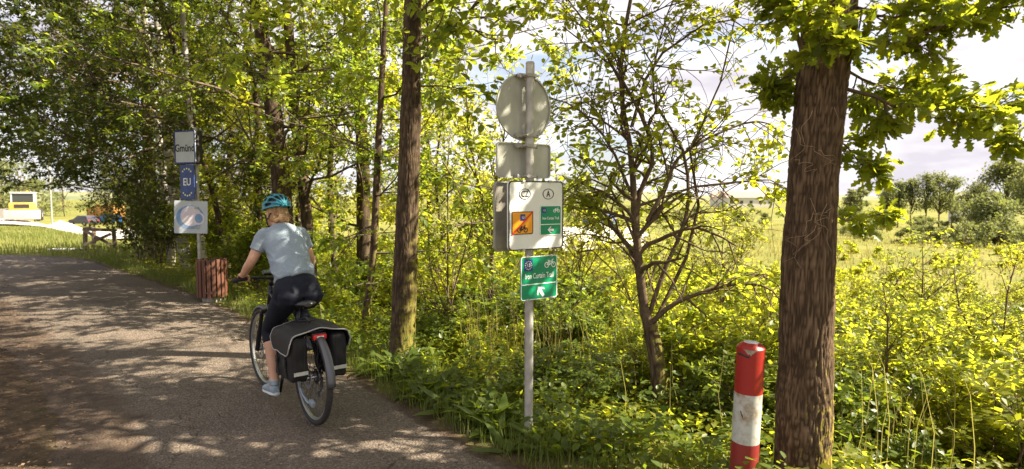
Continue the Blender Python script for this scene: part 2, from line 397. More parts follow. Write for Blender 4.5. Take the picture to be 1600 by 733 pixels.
M['blue'] = pm('blue', (.012, .035, .22), None, rough=.35)
M['orange'] = pm('orange', (.75, .30, .012), None, rough=.35)
M['redpaint'] = pm('redpaint', (.55, .02, .015), None, rough=.4)
M['yellow'] = pm('yellow', (.8, .6, .05), None, rough=.4)
# ------------------------------------------------------------------ ground, path, road
def sstep(x): x = np.clip(x, 0, 1); return x * x * (3 - 2 * x)
def tz(x, y):
    x = np.asarray(x, float); y = np.asarray(y, float)
    s = x * .749 + (y - 3.68) * .662; r = np.hypot(x, y)
    z = -1.45 * sstep((s - .35) / 6.0) - .016 * np.clip(r - 20, 0, 110)
    p = np.stack([x, y, 0 * x], -1)
    am = sstep((s - .15) / 1.2) + sstep((r - 20) / 10) * .8 + sstep((-s - 3.2) / 1.0) * .6
    z = z + (vnoise(p * .9, 3) - .5) * .10 * np.clip(am, 0, 1) + (vnoise(p * .12, 4) - .5) * .5 * sstep((r - 22) / 20)
    return z
def tz1(x, y): return float(tz(np.array([x]), np.array([y]))[0])

PR = np.array([(1.9, 1.35), (0.85, 2.7), (0, 3.68), (-.72, 4.6), (-1.42, 5.54), (-2.85, 7.3), (-4.38, 9.16), (-6.8, 11.7), (-9.18, 13.99), (-11.0, 15.8), (-12.6, 16.75), (-15, 17.3), (-22, 17.8)])
PL = np.array([(-.7, .8), (-1.9, 2.5), (-2.83, 3.68), (-3.5, 4.5), (-4.27, 5.39), (-5.8, 6.79), (-8.3, 9.2), (-10.9, 11.6), (-12.6, 12.9), (-14.2, 13.7), (-16.5, 14.3), (-19, 14.7), (-24, 15)])
def edge(pl, n, seed, amp):
    Q, _ = resample(np.c_[pl, 0 * pl[:, 0]], np.ones(len(pl)), n); q = np.c_[Q[:, :2] * 2.2, np.full(n, seed * 7.3)]
    d = (fbm(q, seed, 4) - .5) * amp; t = unit(np.gradient(Q, axis=0)); return Q + np.c_[-t[:, 1], t[:, 0], 0 * d] * d[:, None]
er = edge(PR, 420, 5, .20); el = edge(PL, 420, 6, .30)
def path_right_dist(x, y):
    """signed distance to the path's right edge, positive on the verge side"""
    q = np.c_[np.ravel(x), np.ravel(y)]; best = np.full(len(q), 1e9); sg = np.ones(len(q))
    for a, b in zip(PR[:-1], PR[1:]):
        ab = b - a; t = np.clip(((q - a) @ ab) / (ab @ ab), 0, 1); c = a + t[:, None] * ab; d = np.linalg.norm(q - c, axis=1)
        cr = ab[0] * (q[:, 1] - a[1]) - ab[1] * (q[:, 0] - a[0]); u = d < best; best = np.where(u, d, best); sg = np.where(u, np.where(cr < 0, 1, -1), sg)
    return best * sg
# ground: one sheet to the horizon, fine near the camera
g = np.linspace(-1, 1, 225); ax = 7.5 * np.sinh(g * 5.35); ax = ax * (1500 / ax.max())
gx, gy = np.meshgrid(ax, ax + 7.0); gz = tz(gx, gy)
n = len(ax); idx = np.arange(n * n).reshape(n, n)
F = np.stack([idx[:-1, :-1], idx[:-1, 1:], idx[1:, 1:], idx[1:, :-1]], -1).reshape(-1, 4)
me = np_mesh('ground', np.stack([gx, gy, gz], -1).reshape(-1, 3), F, smooth=True)
prd = path_right_dist(gx, gy).reshape(gx.shape)
rr_ = np.hypot(gx, gy)
dirt = np.clip(sstep((.55 - np.abs(prd - .05)) / .35) * (rr_ < 16) + sstep((3.6 - (prd + 3.6)) / 2.5) * (rr_ < 15.5) + .35 * sstep((prd - .7) / 1.0) * sstep((22 - rr_) / 8), 0, 1)
a = me.attributes.new('dirt', 'FLOAT', 'POINT'); a.data.foreach_set('value', np.ascontiguousarray(dirt.ravel(), dtype=np.float32))
def groundmat():
    m, t, b, o = newmat('ground_mix'); N = t.nodes; Lk = t.links.new
    at = N.new('ShaderNodeAttribute'); at.attribute_name = 'dirt'; co = N.new('ShaderNodeTexCoord')
    def nz(s, d=6, rg=.6):
        z = N.new('ShaderNodeTexNoise'); z.inputs['Scale'].default_value = s; z.inputs['Detail'].default_value = d; z.inputs['Roughness'].default_value = rg; Lk(co.outputs['Object'], z.inputs['Vector']); return z
    def ramp(src, *st):
        r = N.new('ShaderNodeValToRGB'); el_ = r.color_ramp.elements
        for i, (p, c) in enumerate(st):
            e = el_[i] if i < 2 else el_.new(p)
            e.position = p; e.color = (*c, 1)
        Lk(src, r.inputs[0]); return r
    z1 = nz(.22, 8, .65); z2 = nz(9, 8, .7); z3 = nz(60, 4)
    gr = ramp(z1.outputs['Fac'], (.3, (.10, .115, .026)), (.72, (.24, .21, .07)), (.5, (.155, .155, .038)))
    ds = ramp(z2.outputs['Fac'], (.3, (.035, .024, .016)), (.75, (.13, .09, .062)), (.5, (.075, .05, .034)))
    mi = N.new('ShaderNodeMix'); mi.data_type = 'RGBA'; Lk(at.outputs['Fac'], mi.inputs['Factor']); Lk(gr.outputs[0], mi.inputs['A']); Lk(ds.outputs[0], mi.inputs['B'])
    Lk(mi.outputs['Result'], b.inputs['Base Color']); b.inputs['Roughness'].default_value = .95; b.inputs['Specular IOR Level'].default_value = .1
    ad = N.new('ShaderNodeMath'); ad.operation = 'ADD'; Lk(z2.outputs['Fac'], ad.inputs[0]); Lk(z3.outputs['Fac'], ad.inputs[1])
    bp = N.new('ShaderNodeBump'); bp.inputs['Strength'].default_value = .6; bp.inputs['Distance'].default_value = .03; Lk(ad.outputs[0], bp.inputs['Height']); Lk(bp.outputs[0], b.inputs['Normal'])
    return m
tag(link('ground', me, groundmat()), kind='structure')

def asphaltmat():
    m, t, b, o = newmat('asphalt'); N = t.nodes; Lk = t.links.new; co = N.new('ShaderNodeTexCoord')
    v = N.new('ShaderNodeTexVoronoi'); v.inputs['Scale'].default_value = 105; Lk(co.outputs['Object'], v.inputs['Vector'])
    v2 = N.new('ShaderNodeTexVoronoi'); v2.inputs['Scale'].default_value = 62; v2.inputs['Randomness'].default_value = 1; Lk(co.outputs['Object'], v2.inputs['Vector'])
    z = N.new('ShaderNodeTexNoise'); z.inputs['Scale'].default_value = .9; z.inputs['Detail'].default_value = 8; z.inputs['Roughness'].default_value = .62; Lk(co.outputs['Object'], z.inputs['Vector'])
    zf = N.new('ShaderNodeTexNoise'); zf.inputs['Scale'].default_value = 30; zf.inputs['Detail'].default_value = 6; zf.inputs['Roughness'].default_value = .75; Lk(co.outputs['Object'], zf.inputs['Vector'])
    sp = N.new('ShaderNodeSeparateColor'); Lk(v.outputs['Color'], sp.inputs[0])
    r1 = N.new('ShaderNodeValToRGB'); e = r1.color_ramp.elements; e[0].position = 0; e[0].color = (.07, .058, .048, 1); e[1].position = 1; e[1].color = (.26, .215, .175, 1)
    q = e.new(.5); q.color = (.125, .102, .084, 1); q = e.new(.86); q.color = (.165, .136, .112, 1); Lk(sp.outputs[0], r1.inputs[0])
    r2 = N.new('ShaderNodeValToRGB'); e = r2.color_ramp.elements; e[0].position = .3; e[0].color = (.62, .60, .58, 1); e[1].position = .72; e[1].color = (1.25, 1.17, 1.1, 1); Lk(z.outputs['Fac'], r2.inputs[0])
    mi = N.new('ShaderNodeMix'); mi.data_type = 'RGBA'; mi.blend_type = 'MULTIPLY'; mi.inputs['Factor'].default_value = 1; Lk(r1.outputs[0], mi.inputs['A']); Lk(r2.outputs[0], mi.inputs['B'])
    r3 = N.new('ShaderNodeValToRGB'); e = r3.color_ramp.elements; e[0].position = .52; e[0].color = (0, 0, 0, 1); e[1].position = .72; e[1].color = (1, 1, 1, 1); Lk(zf.outputs['Fac'], r3.inputs[0])
    m2 = N.new('ShaderNodeMix'); m2.data_type = 'RGBA'; sc = N.new('ShaderNodeMath'); sc.operation = 'MULTIPLY'; sc.inputs[1].default_value = .55; Lk(r3.outputs[0], sc.inputs[0]); Lk(sc.outputs[0], m2.inputs['Factor'])
    Lk(mi.outputs['Result'], m2.inputs['A']); m2.inputs['B'].default_value = (.18, .147, .12, 1)
    zw = N.new('ShaderNodeTexNoise'); zw.inputs['Scale'].default_value = 2.2; zw.inputs['Detail'].default_value = 6; Lk(co.outputs['Object'], zw.inputs['Vector'])
    va = N.new('ShaderNodeVectorMath'); va.operation = 'MULTIPLY_ADD'; va.inputs[1].default_value = (.9, .9, .9); Lk(zw.outputs['Color'], va.inputs[0]); Lk(co.outputs['Object'], va.inputs[2])
    vc = N.new('ShaderNodeTexVoronoi'); vc.feature = 'DISTANCE_TO_EDGE'; vc.inputs['Scale'].default_value = .42; Lk(va.outputs[0], vc.inputs['Vector'])
    rk = N.new('ShaderNodeValToRGB'); rk.color_ramp.elements[0].position = .0015; rk.color_ramp.elements[0].color = (.25, .24, .23, 1); rk.color_ramp.elements[1].position = .0045; rk.color_ramp.elements[1].color = (1, 1, 1, 1); Lk(vc.outputs['Distance'], rk.inputs[0])
    mk = N.new('ShaderNodeMix'); mk.data_type = 'RGBA'; mk.blend_type = 'MULTIPLY'; mk.inputs['Factor'].default_value = .8; Lk(m2.outputs['Result'], mk.inputs['A']); Lk(rk.outputs[0], mk.inputs['B']); m2 = mk
    so = N.new('ShaderNodeAttribute'); so.attribute_name = 'soil'; zs = N.new('ShaderNodeTexNoise'); zs.inputs['Scale'].default_value = 7; zs.inputs['Detail'].default_value = 9; zs.inputs['Roughness'].default_value = .7; Lk(co.outputs['Object'], zs.inputs['Vector'])
    sa = N.new('ShaderNodeMath'); sa.operation = 'ADD'; Lk(so.outputs['Fac'], sa.inputs[0]); Lk(zs.outputs['Fac'], sa.inputs[1]); rs_ = N.new('ShaderNodeValToRGB'); rs_.color_ramp.elements[0].position = .68; rs_.color_ramp.elements[1].position = .98; Lk(sa.outputs[0], rs_.inputs[0])
    zd = N.new('ShaderNodeTexNoise'); zd.inputs['Scale'].default_value = 9; zd.inputs['Detail'].default_value = 8; zd.inputs['Roughness'].default_value = .7; Lk(co.outputs['Object'], zd.inputs['Vector'])
    rc = N.new('ShaderNodeValToRGB'); e = rc.color_ramp.elements; e[0].position = .3; e[0].color = (.035, .024, .016, 1); e[1].position = .75; e[1].color = (.13, .09, .062, 1); q = e.new(.5); q.color = (.075, .05, .034, 1); Lk(zd.outputs['Fac'], rc.inputs[0])
    m3 = N.new('ShaderNodeMix'); m3.data_type = 'RGBA'; Lk(rs_.outputs[0], m3.inputs['Factor']); Lk(m2.outputs['Result'], m3.inputs['A']); Lk(rc.outputs[0], m3.inputs['B'])
    Lk(m3.outputs['Result'], b.inputs['Base Color']); b.inputs['Roughness'].default_value = .82; b.inputs['Specular IOR Level'].default_value = .3
    ad = N.new('ShaderNodeMath'); ad.operation = 'ADD'; Lk(v2.outputs['Distance'], ad.inputs[0]); Lk(zf.outputs['Fac'], ad.inputs[1])
    bp = N.new('ShaderNodeBump'); bp.inputs['Strength'].default_value = .9; bp.inputs['Distance'].default_value = .012; Lk(ad.outputs[0], bp.inputs['Height']); Lk(bp.outputs[0], b.inputs['Normal'])
    return m
k = 22; tt = np.r_[0, .02, .05, np.linspace(.1, .9, 16), .95, .98, 1.0]
PV = er[:, None] * (1 - tt)[None, :, None] + el[:, None] * tt[None, :, None]
crown_ = .002 + .03 * np.sin(np.pi * tt) ** 1.3
PV[..., 2] = np.maximum(tz(PV[..., 0], PV[..., 1]) * 0, tz(PV[..., 0], PV[..., 1])) + crown_[None]
idx = np.arange(420 * k).reshape(420, k)
F = np.stack([idx[:-1, :-1], idx[1:, :-1], idx[1:, 1:], idx[:-1, 1:]], -1).reshape(-1, 4)[:, ::-1]
pme = np_mesh('path', PV.reshape(-1, 3), F, smooth=True)
wdt = np.linalg.norm(er - el, axis=1)[:, None]; soil = np.maximum(1 - tt[None] * wdt / .14, 1.35 * (1 - (1 - tt[None]) * wdt / .8))
a = pme.attributes.new('soil', 'FLOAT', 'POINT'); a.data.foreach_set('value', np.ascontiguousarray(np.clip(soil, 0, 1.3).ravel(), dtype=np.float32))
pth = link('path', pme, asphaltmat()); tag(pth, kind='structure')

# far site road at left and the pale gravel yard beyond the meadow
def patch(name, poly, m, lift=.03, res=24):
    poly = np.array(poly, float); a, b, c, d = poly; u = np.linspace(0, 1, res); v = np.linspace(0, 1, res); U, V_ = np.meshgrid(u, v)
    X = (a[None, None] * ((1 - U) * (1 - V_))[..., None] + b * (U * (1 - V_))[..., None] + c * (U * V_)[..., None] + d * ((1 - U) * V_)[..., None])
    nzv = (fbm(np.stack([X[..., 0] * .15, X[..., 1] * .15, 0 * U], -1), 8, 3) - .5) * 4
    ed = ((U == 0) | (U == 1) | (V_ == 0) | (V_ == 1)); X[..., 0] += nzv * ed * .8; X[..., 1] += nzv * ed
    Z = tz(X[..., 0], X[..., 1]) + lift; idx = np.arange(res * res).reshape(res, res)
    F = np.stack([idx[:-1, :-1], idx[:-1, 1:], idx[1:, 1:], idx[1:, :-1]], -1).reshape(-1, 4)
    return tag(link(name, np_mesh(name, np.dstack([X, Z]).reshape(-1, 3), F, smooth=True), m), kind='structure')
M['gravel'] = pm('gravel', (.44, .41, .36), (.58, .54, .48), 1.5, .95, bump=.4, bscale=12)
M['gravel_road'] = pm('gravel_road', (.36, .32, .29), (.5, .46, .42), 1.5, .95, bump=.4, bscale=12)
patch('site_road', [(-70, 44), (-24, 56), (-30, 78), (-80, 62)], M['gravel_road'], .16)
patch('gravel_yard', [(2.5, 36), (9, 38), (15, 74), (1, 70)], M['gravel'], .2)

# ------------------------------------------------------------------ trees
def clear_zone(p):
    """air kept free of boughs: over the path, in front of the town sign, and the open view to the building site"""
    x, y, z = p[..., 0], p[..., 1], p[..., 2]; d = path_right_dist(x, y).reshape(x.shape)
    over = (d < .15) & (z < 2.35) & (y < 15.5)
    sign = (x > -6.0 * y / 10) & (x < -4.25 * y / 10) & (y > 6) & (y < 10.3) & (z < 2.95)
    site = (x < -.655 * y) & (y > 5) & (y < 24) & (z < 1.78)
    rider_ = (x < -.8) & (x > -3.0) & (y < 6.8) & (y > 3) & (z < 2.6)
    return over | sign | site | rider_
def make_tree(name, trunk_pts, trunk_r, label, seed, limbs=14, limb_len=(1.6, 2.6), z_from=.35, kids=(6, 5), per=34, leaf=.06, lm='leaf_mid', bark='bark', tmpl=T_SIMPLE,
              seg=18, step=.12, depth=.012, cell=.035, flare=.3, trop=.05, group=None, droop=.3, stretch=5.0, top=True, extra=(), up=.25, bias=None, cat='tree', limb_r=.035):
    rng = np.random.default_rng(seed); tp = np.array(trunk_pts, float); base = tp[0].copy()
    root = empty(name, base); tag(root, label, cat, group)
    tp = tp - base
    bark_trunk('trunk', tp, trunk_r, M[bark], root, seg=seg, step=step, depth=depth, cell=cell, stretch=stretch, flare=flare, seed=seed)
    Q, r = resample(tp, trunk_r, 60); polys, twigs = [], []
    for i in range(limbs):
        t = z_from + (1 - z_from) * (i + rng.random()) / limbs; q = min(int(t * 59), 58)
        az = i * 2.4 + rng.normal(0, .4); d = np.array([math.cos(az), math.sin(az), up + rng.normal(0, .15)])
        if bias is not None: d = d + np.array([bias[0], bias[1], 0])
        grow(rng, Q[q], d, rng.uniform(*limb_len) * (1.15 - .45 * max(0, (t - z_from) / (1 - z_from))), min(limb_r, r[q] * .7), 0, len(kids), polys, twigs, trop=trop, kids=kids)
    if top: grow(rng, Q[-1], Q[-1] - Q[-6], limb_len[0], r[-1], 0, len(kids), polys, twigs, trop=.1, kids=kids)
    for (pp, dd, ln, rad_) in extra: grow(rng, np.array(pp) - base, dd, ln, rad_, 0, len(kids), polys, twigs, trop=trop * .5, kids=kids)
    def pruned(lst):
        if not lst: return lst
        ln_ = np.array([len(q[0]) for q in lst]); bad = clear_zone(np.concatenate([q[0] for q in lst]) + base); st = np.concatenate(([0], np.cumsum(ln_)[:-1])); b_ = np.logical_or.reduceat(bad, st)
        return [q for q, x_ in zip(lst, b_) if not x_]
    polys = pruned(polys); twigs = pruned(twigs)
    link('branches', tubes_mesh('branches', polys, 3), M['twig'], root)
    pos, X = leaf_sites(rng, twigs, per); X, N = leaf_frames(rng, X, droop); ck = ~clear_zone(pos + base); pos, X, N = pos[ck], X[ck], N[ck]
    cr = link('crown', leaf_mesh('crown', tmpl, pos, X, N, leaf * rng.uniform(.5, 1.4, len(pos)), rng), M[lm], root)
    return root, len(pos)
LEAVES = 0
def T(*a, **k):
    global LEAVES
    o, nl = make_tree(*a, **k); LEAVES += nl; return o

def gpt(px, py_ignored, d):
    p = P(px, 300, d); return np.array([p[0], d, tz1(p[0], d) - .08])
def trunk_from(px_list, d, topz=None, lean=(0, 0)):
    """surveyed trunk line: pixel pairs at depth d, base first dropped to the ground"""
    pts = [P(a, b, d) for a, b in px_list]; b0 = pts[0]; g = tz1(b0[0], b0[1]) - .1
    if b0[2] > g + .05: pts.insert(0, np.array([b0[0], b0[1], g]))
    if topz:
        dv = unit(pts[-1] - pts[-2]); k_ = (topz - pts[-1][2])
        pts.append(pts[-1] + np.array([dv[0] * k_ * .5 + lean[0] * .5, lean[1] * .5, k_ * .5])); pts.append(pts[-1] + np.array([dv[0] * k_ * .3 + lean[0] * .5, lean[1] * .5, k_ * .5]))
    return np.array(pts)

# the straight trunk beside the sign
tp = trunk_from([(628, 560), (634, 400), (641, 200), (645, 0)], 6.2, 8.5)
T('alder_tree', tp, np.linspace(.148, .05, len(tp)), 'straight brown trunk with furrowed bark standing between cyclist and road signs', 11, limbs=16, limb_len=(1.5, 2.4), z_from=.36, kids=(6, 5), per=26, leaf=.075,
  lm='leaf_mid', bias=(.3, .05), tmpl=T_OVAL, seg=120, step=.03, depth=.011, cell=.0115, stretch=7.5, flare=.3, up=.1, limb_r=.022)
# twin trunks behind the rider
tp = trunk_from([(446, 420), (440, 300), (428, 180), (410, 60)], 10.0, 8.5)
T('maple_tree', tp, np.linspace(.19, .07, len(tp)), 'thick dark trunk right behind the cyclist helmet', 12, limbs=17, limb_len=(2.0, 3.0), z_from=.34, bias=(.35, .25), kids=(6, 6), per=28, leaf=.07, lm='leaf_mid', bark='bark_dark', seg=48, step=.04, depth=.016, cell=.02, limb_r=.03)
tp = trunk_from([(486, 420), (476, 310), (462, 190), (452, 60)], 10.5, 8)
T('maple_tree', tp, np.linspace(.11, .05, len(tp)), 'slim leaning trunk beside the thick trunk, just behind cyclist shoulder', 13, limbs=16, limb_len=(1.8, 2.6), z_from=.3, kids=(6, 5), per=30, leaf=.065, lm='leaf_mid', bark='bark_dark', seg=28, step=.06, depth=.014)
# slender trunk left of the straight one
tp = trunk_from([(570, 510), (583, 400), (590, 250), (598, 100)], 8.2, 6.5)
T('young_tree', tp, np.linspace(.062, .025, len(tp)), 'slender young tree curving up left of the straight brown trunk', 14, limbs=13, limb_len=(1.2, 1.8), z_from=.3, kids=(5, 5), per=24, leaf=.07, lm='leaf_mid', tmpl=T_OVAL, seg=18, step=.06, depth=.006, limb_r=.018)
tp = trunk_from([(569, 420), (567, 260), (560, 100)], 12.5, 8)
T('lime_tree', tp, np.linspace(.18, .06, len(tp)), 'dark ivy-wrapped trunk seen behind the slender young tree', 15, limbs=14, limb_len=(1.9, 2.8), z_from=.2, kids=(6, 6), per=28, leaf=.07, lm='leaf_lime', bark='bark_dark', seg=28, step=.07, depth=.015)
# birches by the town sign
M['bark_birch'] = barkmat('bark_birch', (.46, .43, .38), (.30, .27, .23))
def birch_nodes(m):
    t = m.node_tree; N = t.nodes; b = [x for x in N if x.type == 'BSDF_PRINCIPLED'][0]; src = b.inputs['Base Color'].links[0].from_socket
    co = N.new('ShaderNodeTexCoord'); ma = N.new('ShaderNodeMapping'); ma.inputs['Scale'].default_value = (1, 1, 6.5); t.links.new(co.outputs['Object'], ma.inputs[0])
    z = N.new('ShaderNodeTexNoise'); z.inputs['Scale'].default_value = 2.6; z.inputs['Detail'].default_value = 5; t.links.new(ma.outputs[0], z.inputs['Vector'])
    r = N.new('ShaderNodeValToRGB'); r.color_ramp.elements[0].position = .55; r.color_ramp.elements[1].position = .6; t.links.new(z.outputs['Fac'], r.inputs[0])
    mi = N.new('ShaderNodeMix'); mi.data_type = 'RGBA'; t.links.new(r.outputs[0], mi.inputs['Factor']); t.links.new(src, mi.inputs['A']); mi.inputs['B'].default_value = (.03, .025, .02, 1)
    t.links.new(mi.outputs['Result'], b.inputs['Base Color'])
birch_nodes(M['bark_birch'])
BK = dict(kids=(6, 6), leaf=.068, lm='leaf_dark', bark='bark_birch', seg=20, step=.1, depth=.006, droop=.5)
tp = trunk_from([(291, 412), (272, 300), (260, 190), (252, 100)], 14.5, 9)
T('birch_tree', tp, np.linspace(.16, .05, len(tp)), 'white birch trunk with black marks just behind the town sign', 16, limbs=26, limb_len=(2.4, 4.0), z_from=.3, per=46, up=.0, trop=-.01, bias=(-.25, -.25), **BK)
tp = trunk_from([(268, 412), (262, 330), (246, 200), (236, 110)], 15.6, 9)
T('birch_tree', tp, np.linspace(.12, .04, len(tp)), 'thinner birch half hidden by leaves, left of the white birch', 17, limbs=24, limb_len=(2.4, 4.0), z_from=.3, per=46, up=.0, trop=-.01, bias=(-.35, -.2), **BK)
tp = trunk_from([(322, 440), (312, 360), (305, 290), (300, 220)], 11.6, 7)
T('birch_tree', tp, np.linspace(.085, .03, len(tp)), 'slim pale birch trunk right behind the litter bin and sign post', 18, limbs=11, limb_len=(1.2, 2.0), z_from=.5, per=26, up=.0, trop=-.01, bias=(-.2, 0), **BK)
tp = trunk_from([(356, 420), (337, 320), (312, 230), (286, 130)], 12.0, 7)
T('young_tree', tp, np.linspace(.065, .025, len(tp)), 'thin trunk leaning left over the round picture board', 19, limbs=9, limb_len=(1.2, 1.8), z_from=.5, kids=(5, 5), per=30, leaf=.055, lm='leaf_mid', bark='bark_dark', seg=14, step=.1, depth=.006)
# canopy trees that overhang the far path from both sides
tp = np.array([(-10.9, 18.3, -.2), (-10.8, 18.2, 2), (-10.7, 18, 5), (-10.6, 18, 9)])
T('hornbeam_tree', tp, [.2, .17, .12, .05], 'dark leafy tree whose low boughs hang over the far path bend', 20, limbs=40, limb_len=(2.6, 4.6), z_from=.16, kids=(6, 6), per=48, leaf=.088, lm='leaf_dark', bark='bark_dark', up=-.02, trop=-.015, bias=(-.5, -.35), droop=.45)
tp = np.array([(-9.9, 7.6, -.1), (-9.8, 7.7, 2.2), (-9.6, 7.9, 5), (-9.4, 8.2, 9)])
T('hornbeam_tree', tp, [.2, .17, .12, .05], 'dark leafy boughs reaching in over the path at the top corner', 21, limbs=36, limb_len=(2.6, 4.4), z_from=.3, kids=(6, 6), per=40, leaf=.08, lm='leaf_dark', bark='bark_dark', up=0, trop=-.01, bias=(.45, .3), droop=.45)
print('LEAVES', LEAVES)

# woodland trees behind, to the right of the path
WOOD = [(395, 13.5, .11, 'leaf_lime', 'narrow trunk in the leaves left of the cyclist helmet'), (525, 11.5, .06, 'leaf_lime', 'thin straight sapling trunk between cyclist and slender tree'),
        (348, 17.5, .13, 'leaf_mid', 'back woodland tree behind the litter bin'), (470, 19, .15, 'leaf_lime', 'back woodland tree far behind the twin trunks'),
        (703, 10.5, .035, 'leaf_lime', 'very thin pole-like sapling right of the straight trunk'),
        (728, 14, .06, 'leaf_lime', 'light airy tree left of the round sign'), (665, 23, .14, 'leaf_lime', 'far bright tree behind the straight trunk, by pale sky')]
for i, (px, d, r0, lm_, lab) in enumerate(WOOD):
    b = gpt(px, 0, d); h = 5.5 + (i * 37 % 10) * .28 if px < 690 else 3.6 + (px < 710) * .5
    rr = random.Random(i); tp = np.array([b, b + np.array([rr.uniform(-.15, .15), 0, h * .35]), b + np.array([rr.uniform(-.3, .3), 0, h * .7]), b + np.array([rr.uniform(-.5, .5), 0, h])])
    T('woodland_tree', tp, np.array([1, .85, .6, .3]) * r0, lab, 30 + i, limbs=14 if px < 690 else 11, limb_len=(1.5, 2.6) if px < 690 else (.9, 1.5), z_from=.12, kids=(5, 6) if px < 690 else (5, 4), per=28 if px < 690 else 16, leaf=.075 if d < 15 else .095, lm=lm_, bark='bark_dark', seg=12, step=.15, depth=.006,
      group='woodland trees behind the path', limb_r=.02)
print('LEAVES', LEAVES)
# ------------------------------------------------------------------ the oak at the right
def px_line(pts, d):
    if np.isscalar(d): d = [d] * len(pts)
    return np.array([P(a, b, q) for (a, b), q in zip(pts, d)])
rng = np.random.default_rng(77)
tp = px_line([(1253, 800), (1255, 700), (1258, 560), (1265, 360), (1279, 180), (1298, 0), (1322, -250)], 3.5)
tp = np.vstack([tp, tp[-1] + [.25, .1, 1.2], tp[-1] + [.6, .2, 3.2], tp[-1] + [.8, .4, 5.0]]); tp[0][2] = tz1(tp[0][0], 3.5) - .1
base = tp[0].copy(); oak = empty('oak_tree', base)
tag(oak, 'large oak with deeply furrowed dark trunk and lobed leaves beside the red and white bollard', 'tree')
bark_trunk('trunk', tp - base, [.158, .152, .145, .135, .132, .134, .13, .12, .08, .05], M['bark_oak'], oak, seg=220, step=.03, depth=.0125, cell=.0098, stretch=8.5, flare=.34, seed=4)
OKW = dict(kids=(5, 5), ang=(.5, 1.0), ratio=(.4, .62), seglen=.14)
def off_base(a): return np.asarray(a) - base
polys, twigs = [], []
def guided(line, r0, r1, nk, ln, polys, twigs, rng, maxl=1, flat=.6, t0=.2, wob=.14, trop=.03, kids=(4, 4)):
    """a bough along a surveyed line with side shoots"""
    line = np.asarray(line); Q, rr = resample(line, np.linspace(r0, r1, len(line)), 14); Q = Q + (vnoise(Q * 4, 3)[:, None] - .5) * .03
    polys.append((Q, rr))
    for k_ in range(nk):
        t = t0 + (1 - t0) * (k_ + rng.random()) / nk; i = min(int(t * 13), 12); dd = unit(Q[i + 1] - Q[i]); o = rng.normal(0, 1, 3); o[2] *= flat; o = unit(o - dd * (o @ dd)); a_ = rng.uniform(.5, 1.1)
        grow(rng, Q[i], dd * math.cos(a_) + o * math.sin(a_), ln * rng.uniform(.6, 1.15) * (1.15 - .5 * t), max(rr[i] * .6, .003), 0, maxl, polys, twigs, trop=trop, wob=wob, kids=kids, ang=(.5, 1.0), ratio=(.45, .7), seglen=.1, flatten=flat)
    twigs.append((Q[7:], rr[7:]))
vis_p, vis_t = [], []
B = [  # boughs in view
    ([(1318, 140), (1362, 150), (1400, 168), (1450, 172), (1510, 168), (1580, 166)], [3.5, 3.45, 3.4, 3.35, 3.3, 3.25], .012, .003, 17, .24),
    ([(1322, 110), (1360, 130), (1420, 140), (1475, 128)], [3.5, 3.6, 3.7, 3.8], .009, .003, 13, .23),
    ([(1330, 60), (1400, 68), (1470, 40), (1560, 12), (1640, 0)], [3.5, 3.4, 3.3, 3.2, 3.15], .013, .003, 16, .25),
    ([(1310, -20), (1350, 20), (1410, 25), (1490, -10)], [3.5, 3.4, 3.3, 3.2], .012, .003, 10, .24),
    ([(1253, 78), (1243, 45), (1232, 10), (1215, -40)], [3.45, 3.4, 3.35, 3.3], .014, .004, 7, .22),
    ([(1268, 60), (1262, 20), (1285, 40), (1290, 70)], [3.36, 3.2, 3.15, 3.15], .006, .003, 9, .16),
    ([(1250, 140), (1235, 120), (1220, 130), (1210, 150)], [3.5, 3.55, 3.6, 3.6], .006, .003, 8, .17),
    ([(1300, 215), (1325, 235), (1345, 258), (1366, 272)], [3.5, 3.6, 3.65, 3.7], .006, .003, 6, .13),
    ([(1296, 330), (1325, 345), (1362, 338), (1400, 330)], [3.55, 3.7, 3.75, 3.8], .005, .002, 4, .10),
    ([(1600, 190), (1585, 205), (1580, 215)], [3.3, 3.3, 3.3], .004, .002, 3, .10),
]
for line, d, r0, r1, nk, ln in B: guided(off_base(px_line(line, d)), r0, r1, nk, ln, vis_p, vis_t, rng)
# the unseen crown overhead, its limbs biased for shade on the path
Q, r = resample(tp - base, [.158, .152, .145, .135, .132, .134, .13, .12, .08, .05], 80)
for i in range(21):
    t = .56 + .44 * (i + rng.random()) / 21; q = min(int(t * 79), 78); az = i * 2.4
    grow(rng, Q[q], np.array([math.cos(az) * 1.0 - .5, math.sin(az) * .9 + .3, .3]), rng.uniform(2.0, 3.3) * (1.2 - .5 * (t - .5)), .035, 0, 2, polys, twigs, trop=.04, kids=(6, 6))
polys = [q for q in polys if ((q[0] + base)[:, 2] > 1.75 + .345 * (q[0] + base)[:, 1]).all() or q[1][0] > .02]
for dv, q_ in (((.5, .85, .38), 44), ((.8, .65, .42), 46), ((.35, .9, .4), 43), ((.65, .75, .5), 48), ((.75, .4, .45), 48), ((.6, .5, .6), 47), ((.8, .32, .55), 50)):  # extra boughs above the view, added to shade the white sign panel
    grow(rng, Q[q_], np.array(dv), rng.uniform(1.7, 2.4), .03, 0, 2, polys, twigs, trop=.02, kids=(6, 6))
polys = [q for q in polys if ((q[0] + base)[:, 2] > 1.75 + .345 * (q[0] + base)[:, 1]).all()]
link('branches', tubes_mesh('branches', polys + vis_p, 5), M['twig_dark'], oak)
p1, X1 = leaf_sites(rng, twigs, 14, .06); X1, N1 = leaf_frames(rng, X1, .25); hi = (p1 + base)[:, 2] > 1.9 + .35 * (p1 + base)[:, 1]; p1, X1, N1 = p1[hi], X1[hi], N1[hi]
link('crown', leaf_mesh('crown', T_OAK_PLAIN, p1, X1, N1, rng.uniform(.085, .14, len(p1)), rng), M['leaf_oak'], oak)
